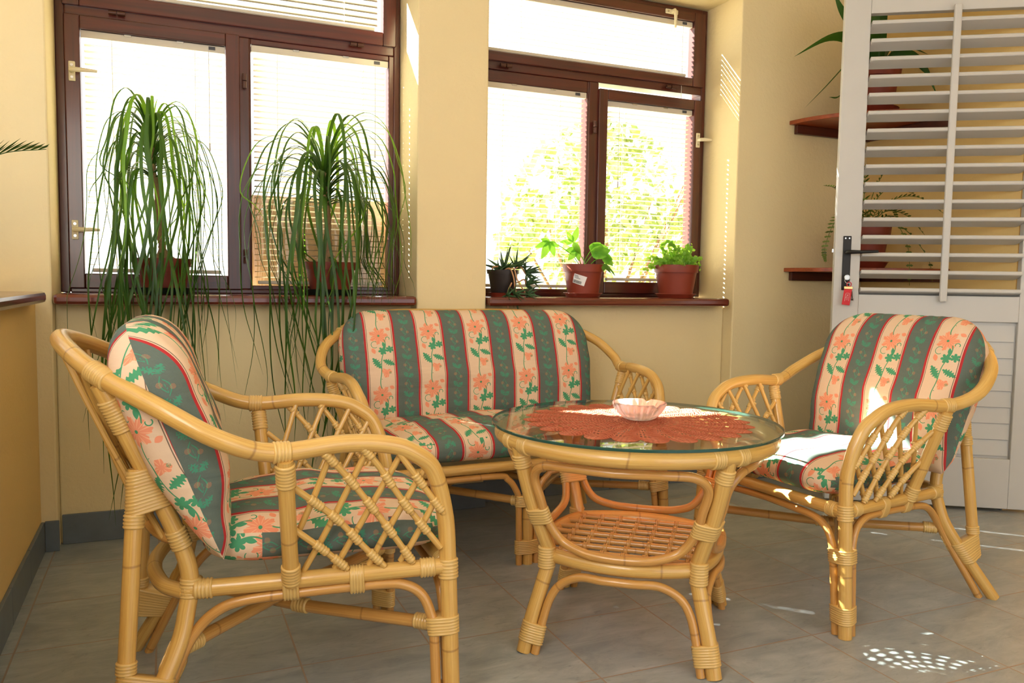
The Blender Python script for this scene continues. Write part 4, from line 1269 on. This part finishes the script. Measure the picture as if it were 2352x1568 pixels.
# aloe in a black pot
t = thing('aloe_plant', 'small spiky aloe with trailing stems in a black pot beside the pillar', 'potted plant', (1.360, 3.268, .9))
mb = MB(); mb.lathe([(0, 0), (.052, 0), (.060, .016), (.063, .017), (.057, .016), (.050, .004), (0, .004)], n=36); mb.build('saucer', 'terracotta_saucer', t)
mb = MB(); mb.lathe([(0, .004), (.048, .004), (.049, .006), (.064, .098), (.069, .098), (.0715, .116), (.067, .116), (.064, .102), (.044, .012), (0, .012)], n=28, rad=lambda a, i: 1 + .035*cos(4*a)); mb.build('pot', 'black_plastic', t)
mb = MB(); mb.lathe([(.060, .100), (0, .104)], n=24); mb.build('soil', 'soil', t)
rnd = random.Random(5)
mb = MB(); st = MB()
def rosette(c, n, L, w, tilt=(0, 0, 1), s0=0):
    tl = Vector(tilt).normalized()
    for i in range(n):
        az = i*2.4 + s0; el = lerp(.25, 1.35, (i % 5)/4) + rnd.uniform(-.15, .15)
        a = Vector((0, 1, 0)) if abs(tl.y) < .8 else Vector((1, 0, 0)); e1 = (a - tl*a.dot(tl)).normalized(); e2 = tl.cross(e1)
        d = (e1*cos(az) + e2*sin(az))*cos(el) + tl*sin(el); l = L*rnd.uniform(.7, 1.15)
        pts = [Vector(c) + d*l*k/5 + Vector((0, 0, -.12*l*(k/5)**2)) + tl*(.10*l*(k/5)**2) for k in range(6)]
        mb.tube(pts, [w, w*1.05, w*.9, w*.65, w*.35, w*.05], 6, flat=.5)
for c, n, L, w, tl in (((.004, .0, .115), 14, .108, .0075, (.15, 0, 1)), ((.052, -.02, .125), 13, .085, .006, (.5, -.2, .8)), ((.095, -.03, .105), 11, .085, .006, (.9, -.25, .35)),
                       ((-.03, -.02, .11), 8, .055, .004, (-.2, -.1, .9)), ((.092, -.045, .055), 10, .080, .006, (.8, -.5, .3)), ((.02, -.085, .012), 9, .075, .006, (.2, -.75, -.15)), ((.075, -.085, .010), 8, .065, .0055, (.6, -.7, .0)), ((-.018, -.095, .005), 7, .05, .005, (-.1, -.6, .0))):
    rosette(c, n, L, w, tl, rnd.uniform(0, 3))
for pts in ([(-.02, -.03, .105), (0, -.072, .122), (.015, -.082, .085), (.022, -.086, .035), (.03, -.09, .01)], [(.0, -.02, .105), (.02, -.068, .122), (.032, -.082, .075), (.06, -.088, .03), (.075, -.088, .012)],
            [(.02, -.02, .105), (.06, -.045, .13), (.095, -.03, .10)], [(.01, -.075, .06), (-.01, -.088, .03), (-.022, -.098, -.002), (-.018, -.102, -.04), (-.012, -.102, -.062)], [(.03, -.084, .06), (.07, -.07, .075), (.092, -.045, .055)], [(-.05, -.01, .10), (-.055, -.015, .125), (-.035, -.03, .13)]):
    st.tube(cr(pts, 5), .0032, 7)
mb.build('leaves', 'aloe_leaf', t, sharp=False); st.build('stem', 'dry_stem', t)

# wide leaved plant with a price label on the pot
def blade(mb, c, d, nrm, L, lobes, mi=0):
    """lobed leaf blade: centre c, axis d, normal nrm; lobes: (angle, length, width)"""
    c, d, nrm = Vector(c), Vector(d).normalized(), Vector(nrm); nrm = (nrm - d*nrm.dot(d)).normalized(); s = nrm.cross(d)
    for ang, l, w in lobes:
        ax = d*cos(ang) + s*sin(ang); sx = nrm.cross(ax)
        N = 8; prev = None
        for i in range(N+1):
            f = i/N; ww = w*L*sin(PI*min(1, f**.75*1.0))**.8 if 0 < f < 1 else .0005
            p = c + ax*l*L*f - nrm*(.18*L*l*f*f)
            q = (mb.vert(p + sx*ww - nrm*ww*.12), mb.vert(p + nrm*ww*.10), mb.vert(p - sx*ww - nrm*ww*.12))
            if prev: mb.face((prev[0], prev[1], q[1], q[0]), mi=mi); mb.face((prev[1], prev[2], q[2], q[1]), mi=mi)
            prev = q
t = thing('leafy_plant', 'plant with broad lobed leaves in a terracotta pot with a white label', 'potted plant', (1.742, 3.240, .9))
saucer_mesh(.086, .018, 'terracotta_saucer', t)
p = pot_mesh(.069, .090, .142, .034, 'terracotta_plastic', t); p.location.z = .006
for c in kids(t):
    if c.name.startswith('soil'): c.location.z = .006
mb = MB(); ib = MB()
def onpot(a, z, off): r = lerp(.069, .090, z/.142*1/.78*.78)*1.0 + off; return Vector((r*cos(a), r*sin(a), z + .006))
a0 = math.radians(-100-30)
def lab(u, v, off):     # u,v in -1..1 on a tilted label
    du, dv = u*.028, v*.021; tl = -.30
    return onpot(a0 + (du*cos(tl) - dv*sin(tl))/.078, .072 + du*sin(tl) + dv*cos(tl), off)
mb.grid(lambda a, b: lab(a*2-1, b*2-1, .0012), 8, 4); lb = mb.build('price_label', 'label_paper', t)
for y_, x0_, x1_ in ((.72, -.9, -.3), (.46, -.9, -.2), (.2, -.9, .1)): ib.grid(lambda a, b: lab(lerp(x0_, x1_, a), y_ + .1*(b-.5), .0018), 4, 1)
rb = random.Random(3); xx = -.9
while xx < .45:
    w_ = rb.choice((.02, .035, .05)); ib.grid(lambda a, b: lab(lerp(xx, xx+w_, a), lerp(-.85, -.25, b), .0018), 1, 2); xx += w_ + rb.choice((.025, .04))
ib.build('print', 'label_ink', lb)
mb = MB(); sb = MB()
five = [(0, 1, .20), (.75, .8, .17), (-.75, .8, .17), (1.5, .5, .15), (-1.5, .5, .15)]
three = [(0, 1, .25), (.8, .8, .22), (-.8, .8, .22)]
heart = [(0, 1, .36), (.6, .75, .33), (-.6, .75, .33), (1.5, .45, .28), (-1.5, .45, .28), (2.3, .35, .22), (-2.3, .35, .22)]
def L_(stem, d, nr, L, lobes):
    sb.tube(cr(stem, 5), .0017, 6); blade(mb, stem[-1], d, nr, L, lobes)
L_([(-.01, 0, .13), (-.06, -.01, .185), (-.13, -.02, .225), (-.185, -.03, .243)], (-.5, -.2, -.75), (-.35, -.9, .35), .088, five)
L_([(-.005, 0, .13), (-.03, -.01, .18), (-.055, -.02, .225), (-.070, -.03, .245)], (.25, -.2, .9), (-.2, -1, .2), .072, [(0, 1, .2), (1.9, .8, .18), (-2.2, .95, .2), (.9, .75, .18)])
L_([(-.005, .01, .13), (-.02, .0, .17), (-.035, -.01, .205), (-.04, -.015, .215)], (-.6, -.1, -.6), (-.2, -.9, .4), .068, three)
L_([(.0, 0, .13), (.012, -.01, .16), (.028, -.03, .190), (.040, -.04, .200)], (.8, -.3, .25), (-.1, -.85, .5), .070, heart)
L_([(.02, 0, .13), (.05, -.01, .165), (.078, -.03, .185), (.088, -.04, .190)], (.5, -.3, -.6), (.2, -.9, .3), .060, heart)
L_([(.0, 0, .13), (.02, .02, .17), (.05, .02, .215), (.060, .01, .222)], (1, -.1, .2), (0, -.8, .6), .075, heart)
L_([(-.01, -.02, .13), (-.02, -.04, .145), (-.025, -.055, .155)], (-.4, -.5, .5), (0, -.7, .7), .058, three)
L_([(.02, -.02, .13), (.05, -.05, .145), (.065, -.065, .150)], (.4, -.5, -.5), (.2, -.7, .6), .055, three)
L_([(.04, -.02, .13), (.075, -.05, .14), (.092, -.07, .135)], (.6, -.3, -.65), (.3, -.8, .4), .05, [(0, 1, .13)])
mb.build('leaves', 'broad_leaf', t, sharp=False); sb.build('stem', 'broad_leaf', t)

# small fern on the right
t = thing('fern_plant', 'bright green small leaved fern in a plain terracotta pot at the sill end', 'potted plant', (2.246, 3.243, .9))
saucer_mesh(.094, .018, 'terracotta_saucer', t)
p = pot_mesh(.078, .101, .150, .036, 'terracotta_plastic', t); p.location.z = .006
for c in kids(t):
    if c.name.startswith('soil'): c.location.z = .006
mb = MB(); sb = MB(); rnd = random.Random(17)
for i in range(60):
    az = rnd.uniform(0, 2*PI); el = rnd.uniform(.35, 1.4); L = rnd.uniform(.06, .15)
    d = Vector((cos(az)*cos(el), sin(az)*cos(el)*.6, sin(el)))
    p0 = Vector((rnd.uniform(-.055, .055), rnd.uniform(-.05, .04), .13))
    pts = [p0, p0 + d*L*.5, p0 + d*L + Vector((d.x*.02, 0, -.25*L*(1.6-el)))]
    c = cr(pts, 6); sb.tube(c, .0008, 5)
    for k in range(4, len(c)):
        for _ in range(3):
            q = c[k] + Vector((rnd.uniform(-.012, .012), rnd.uniform(-.010, .010), rnd.uniform(-.010, .010)))
            nr = Vector((rnd.uniform(-1, 1), -1.2 + rnd.uniform(-.5, .5), rnd.uniform(-.4, 1))).normalized(); a = nr.cross(Vector((0, 0, 1))).normalized(); b = nr.cross(a); s_ = rnd.uniform(.0045, .0085)
            mb.face([mb.vert(q + (a*cos(w) + b*sin(w))*s_) for w in [2*PI*j/6 for j in range(6)]])
pts = [Vector((-.03, 0, .14)), Vector((-.06, -.01, .20)), Vector((-.05, -.01, .245)), Vector((-.09, -.02, .240))]
for a_, b_ in ((Vector((-.10, -.02, .245)), Vector((-.03, -.02, .252))), (Vector((-.06, -.02, .25)), Vector((-.02, -.02, .225)))):
    sb.tube([a_, (a_+b_)/2 + Vector((0, 0, .012)), b_], .0008, 5)
    for k in range(16):
        q = a_.lerp(b_, k/15) + Vector((0, 0, .012*sin(PI*k/15) + rnd.uniform(-.008, .008)))
        mb.face([mb.vert(q + Vector((cos(w)*.008, -.002*sin(w), sin(w)*.008))) for w in [2*PI*j/6 for j in range(6)]])
sb.tube(cr([Vector((.0, 0, .14)), Vector((-.02, -.01, .19)), Vector((-.03, -.02, .228))], 5), .0008, 5)
mb.build('leaves', 'fern_leaf', t, sharp=False); sb.build('stem', 'fern_leaf', t)

# corner shelves
def shelf(label, zt):
    r = thing('corner_shelf', label, 'shelf', (XR, YF, zt), 0, 'corner shelves behind the door')
    R = .518; th = .019; mb = MB(); N = 24
    pts = [(0, 0), (0, -R)]
    pts = [Vector((-.0015, -.0015, 0))] + [Vector((-R*sin(a)*1.0 - .0015, -R*cos(a) - .0015, 0)) for a in [PI/2*k/N for k in range(N+1)]]
    # a slightly flattened quarter circle
    top = [mb.vert(p) for p in pts]; bot = [mb.vert(p - Vector((0, 0, th))) for p in pts]
    mb.face(list(reversed(top))); mb.face(bot)
    for k in range(len(pts)):
        k2 = (k+1) % len(pts); mb.face((top[k], top[k2], bot[k2], bot[k]))
    mb.build('board', 'shelf_wood', r, smooth=False, bevel=.002)
    mb = MB(); mb.box((-.488, -.025, -th-.043), (-.003, -.002, -th)); b1 = mb.build('bracket', 'bracket_wood', r, smooth=False, bevel=.003)
    mb = MB(); mb.box((-.025, -.488, -th-.043), (-.002, -.028, -th)); b2 = mb.build('bracket', 'bracket_wood', r, smooth=False, bevel=.003)
    return r
shelf('upper wooden corner shelf behind the white door, holding the strap leaved plant', 1.773)
shelf('lower wooden corner shelf behind the white door, holding the trailing fern', 1.054)

# strap leaved plant on the upper shelf
PX, PY = 3.085, 2.905
t = thing('strap_leaf_plant', 'dark green strap leaved plant in a terracotta pot on the upper shelf', 'potted plant', (PX, PY, 1.773))
saucer_mesh(.118, .028, 'terracotta_saucer', t)
p = pot_mesh(.092, .120, .205, .045, 'terracotta_plastic', t); p.location.z = .007
for c in kids(t):
    if c.name.startswith('soil'): c.location.z = .007
mb = MB(); rnd = random.Random(4)
def strap(pts, w): leaf_strip(mb, cr([Vector(p_) for p_ in pts], 5), w*1.45, fold=.2, tip=2.2, side=Vector((.2, -.55, .8)))
strap([(-.02, 0, .19), (-.12, -.02, .30), (-.20, -.03, .33), (-.33, -.04, .305), (-.52, -.05, .20)], .022)
strap([(-.02, -.01, .19), (-.12, -.03, .27), (-.22, -.05, .20), (-.34, -.06, .09), (-.46, -.06, -.02)], .014)
strap([(-.02, 0, .19), (-.10, -.01, .33), (-.17, -.02, .40), (-.24, -.03, .45), (-.29, -.03, .52)], .018)
strap([(-.02, -.02, .19), (-.10, -.05, .22), (-.20, -.07, .13), (-.27, -.07, .05), (-.33, -.07, .04)], .010)
strap([(.0, 0, .19), (-.02, -.01, .35), (-.01, 0, .52), (-.02, .02, .68)], .022)
strap([(.02, 0, .19), (.04, .0, .35), (.06, .0, .50), (.14, -.04, .62)], .022)
strap([(.02, 0, .19), (.08, -.02, .32), (.16, -.05, .33), (.24, -.10, .29)], .020)
strap([(.02, 0, .19), (.09, -.04, .29), (.19, -.08, .25), (.23, -.17, .13)], .018)
strap([(.01, -.02, .19), (.05, -.10, .27), (.10, -.18, .22), (.13, -.25, .06)], .016)
strap([(.0, -.02, .19), (.02, -.12, .30), (.12, -.20, .33), (.24, -.30, .29)], .014)
strap([(.02, .0, .19), (.08, .03, .33), (.15, .05, .38), (.24, .06, .36)], .016)
strap([(-.01, .0, .19), (-.06, -.06, .33), (-.10, -.13, .36), (-.15, -.21, .31)], .016)
mb.build('leaves', 'dark_leaf', t, sharp=False)
# trailing sword fern on the lower shelf
t = thing('sword_fern', 'sword fern with long thin trailing fronds on the lower shelf', 'potted plant', (3.075, 2.905, 1.054))
saucer_mesh(.112, .028, 'terracotta_saucer', t)
p = pot_mesh(.088, .116, .19, .042, 'terracotta_plastic', t); p.location.z = .007
for c in kids(t):
    if c.name.startswith('soil'): c.location.z = .007
mb = MB()
for i, pts in enumerate(([(-.02, 0, .18), (-.12, -.02, .30), (-.22, -.04, .36), (-.31, -.05, .37)], [(-.02, 0, .18), (-.14, -.03, .26), (-.24, -.05, .20), (-.29, -.05, .08), (-.28, -.05, .02)],
        [(.0, 0, .18), (.06, -.02, .34), (.15, -.04, .385), (.255, -.06, .36)], [(.0, -.01, .18), (.08, -.05, .27), (.18, -.09, .25), (.24, -.14, .16)], [(.0, 0, .18), (.02, -.03, .36), (.07, -.05, .47)],
        [(-.01, 0, .18), (-.05, -.04, .38), (-.08, -.07, .48)], [(0, -.02, .18), (.03, -.12, .24), (.05, -.21, .10), (.05, -.23, -.08)], [(.02, -.02, .18), (.12, -.10, .20), (.20, -.19, .06), (.21, -.22, -.06)],
        [(-.02, -.02, .18), (-.10, -.10, .28), (-.19, -.15, .30), (-.27, -.17, .24)], [(.02, 0, .18), (.10, .02, .28), (.20, .03, .30), (.25, .03, .25)], [(.0, -.02, .18), (.05, -.10, .31), (.13, -.18, .33), (.20, -.27, .25)])):
    frond(mb, [Vector(q) for q in pts], .011, .038, 26, seed=i, droop=-.35)
mb.build('leaves', 'frond_leaf', t, sharp=False)
# cycad on the left sill, one frond reaches into the picture
t = thing('cycad_plant', 'stiff feathery cycad frond reaching in from the left edge, over the side sill', 'potted plant', (-.535, 2.35, .909))
pot_mesh(.085, .11, .16, .036, 'terracotta_plastic', t)
mb = MB()
for k, az in enumerate((.18, 2.2, 3.0, 3.8, 4.4, 2.6)):
    d = Vector((cos(az), sin(az), 0))*(.265 if k == 0 else .14)
    hz = (.27, .35, .375) if k == 0 else (.26, .36, .42)
    frond(mb, [Vector((0, 0, .15)), d*.2 + Vector((0, 0, hz[0])), d*.6 + Vector((0, 0, hz[1])), d + Vector((0, 0, hz[2]))], .011, .11, 60, seed=k+30, droop=-.60, start=.10, fwd=1.5)
mb.build('leaves', 'cycad_leaf', t, sharp=False)

# ------------------------------------------------------------------ outside
mb = MB(); mb.face([mb.vert(p) for p in ((-14, YO, -.12), (14, YO, -.12), (14, 20, -.12), (-14, 20, -.12))])
structure(mb.build('ground', 'terrace', smooth=False))
structure(boxes('shade_block', 'shade_block_plaster', [((.292, 3.60, -.12), (1.02, 3.80, 1.318))], bevel=.01))  # block of unknown kind, placed outside to shade the lower blind
def tree(label, x, y, z0, h, rx, ry, n, size, seed):
    t = thing('garden_tree', label, 'tree', (x, y, -.12))
    rnd = random.Random(seed); mb = MB()
    mb.tube(cr([(0, 0, 0), (.05, .02, z0*.5), (-.03, 0, z0), (.02, 0, z0+h*.6)], 5), [.07]*8 + [.05]*7 + [.03], 10)
    for _ in range(14):
        a = rnd.uniform(0, 2*PI); r_ = rnd.uniform(.4, .9)
        q = Vector((cos(a)*rx*r_, sin(a)*ry*r_, z0 + h*rnd.uniform(.1, .9)))
        mb.tube([(0, 0, z0*.8), q*.5 + Vector((0, 0, z0*.35)), q], [.022, .014, .006], 6)
    mb.build('trunk', 'tree_bark', t)
    mb = MB()
    for _ in range(n):
        while True:
            q = Vector((rnd.uniform(-1, 1), rnd.uniform(-1, 1), rnd.uniform(-1, 1)))
            if .25 < q.length < 1: break
        clump = (sin(q.x*7+seed)+sin(q.z*8+1)+sin(q.y*5)); 
        if clump < -.9: continue
        p = Vector((q.x*rx, q.y*ry, z0 + h/2 + q.z*h/2)); s_ = size*rnd.uniform(.6, 1.2)
        nr = Vector((rnd.gauss(0, 1), rnd.gauss(0, 1), rnd.gauss(.3, 1))).normalized(); a = nr.orthogonal().normalized(); b = nr.cross(a)
        mb.face([mb.vert(p + a*s_), mb.vert(p + b*s_*.5), mb.vert(p - a*s_), mb.vert(p - b*s_*.5)])
    mb.build('foliage', 'tree_leaf', t, sharp=False)
tree('leafy green tree outside the right window, seen through the blinds', 3.05, 5.4, .55, 1.75, .85, .6, 3600, .05, 2)

# ------------------------------------------------------------------ light
SUN_AZ, SUN_TAN = math.radians(-45.8), .765
sd = Vector((cos(SUN_AZ), sin(SUN_AZ), -SUN_TAN)).normalized()
sun = bpy.data.lights.new('sun', 'SUN'); sun.energy = 118; sun.angle = .0093; sun.color = (.97, .985, .96)
so = bpy.data.objects.new('sun', sun); COL.objects.link(so); so.rotation_euler = sd.to_track_quat('-Z', 'Y').to_euler(); so.location = (-4, 8, 6)
wd = bpy.data.worlds.new('sky'); scene.world = wd; wd.use_nodes = True
bg = wd.node_tree.nodes['Background']; bg.inputs[0].default_value = (.97, .985, 1, 1); bg.inputs[1].default_value = 2.0
# area lamps added as fill, one behind the camera, one at the left
def area(name, loc, rot, sx, sy, e, col):
    l = bpy.data.lights.new(name, 'AREA'); l.shape = 'RECTANGLE'; l.size = sx; l.size_y = sy; l.energy = e; l.color = col
    o = bpy.data.objects.new(name, l); COL.objects.link(o); o.location = loc; o.rotation_euler = rot; return o
area('fill_behind_camera', (1.2, -1.57, 1.95), (math.radians(97), 0, 0), 2.1, .8, 6, (.88, .96, 1.0))  # soft fill lamp added behind the camera
area('side_fill', (-.60, .30, 1.55), (math.radians(90), 0, math.radians(-68)), 1.2, 1.1, 36, (1, .97, .90))  # lamp added at the left, in front of the closed side blind

# ------------------------------------------------------------------ camera
f_, p_, r_, th_ = 1850.5, .0726266, .0146985, .4067
fw = Vector((0, cos(p_), -sin(p_))); d0 = Vector((0, -sin(p_), -cos(p_))); r0 = Vector((1, 0, 0))
rt = r0*cos(r_) - d0*sin(r_); dn = d0*cos(r_) + r0*sin(r_)
Wm = Matrix(((cos(th_), sin(th_), 0), (-sin(th_), cos(th_), 0), (0, 0, 1)))
rt, dn, fw = Wm @ rt, Wm @ dn, Wm @ fw
cam = bpy.data.cameras.new('camera'); cam.sensor_width = 36; cam.lens = f_/2352*36; cam.clip_start = .05
co = bpy.data.objects.new('camera', cam); COL.objects.link(co)
up = -dn; bk = -fw
co.matrix_world = Matrix(((rt.x, up.x, bk.x, 0), (rt.y, up.y, bk.y, 0), (rt.z, up.z, bk.z, .96), (0, 0, 0, 1)))
scene.camera = co
vs = scene.view_settings
scene.display_settings.display_device = 'sRGB'
vs.view_transform = 'Standard'; vs.look = 'None'; vs.gamma = 1; vs.use_curve_mapping = False; vs.exposure = -.13
cy = scene.cycles
cy.max_bounces = 7; cy.diffuse_bounces = 4; cy.glossy_bounces = 3; cy.transmission_bounces = 6; cy.transparent_max_bounces = 16
cy.caustics_reflective = False; cy.caustics_refractive = False; cy.sample_clamp_indirect = 6
cy.use_denoising = True
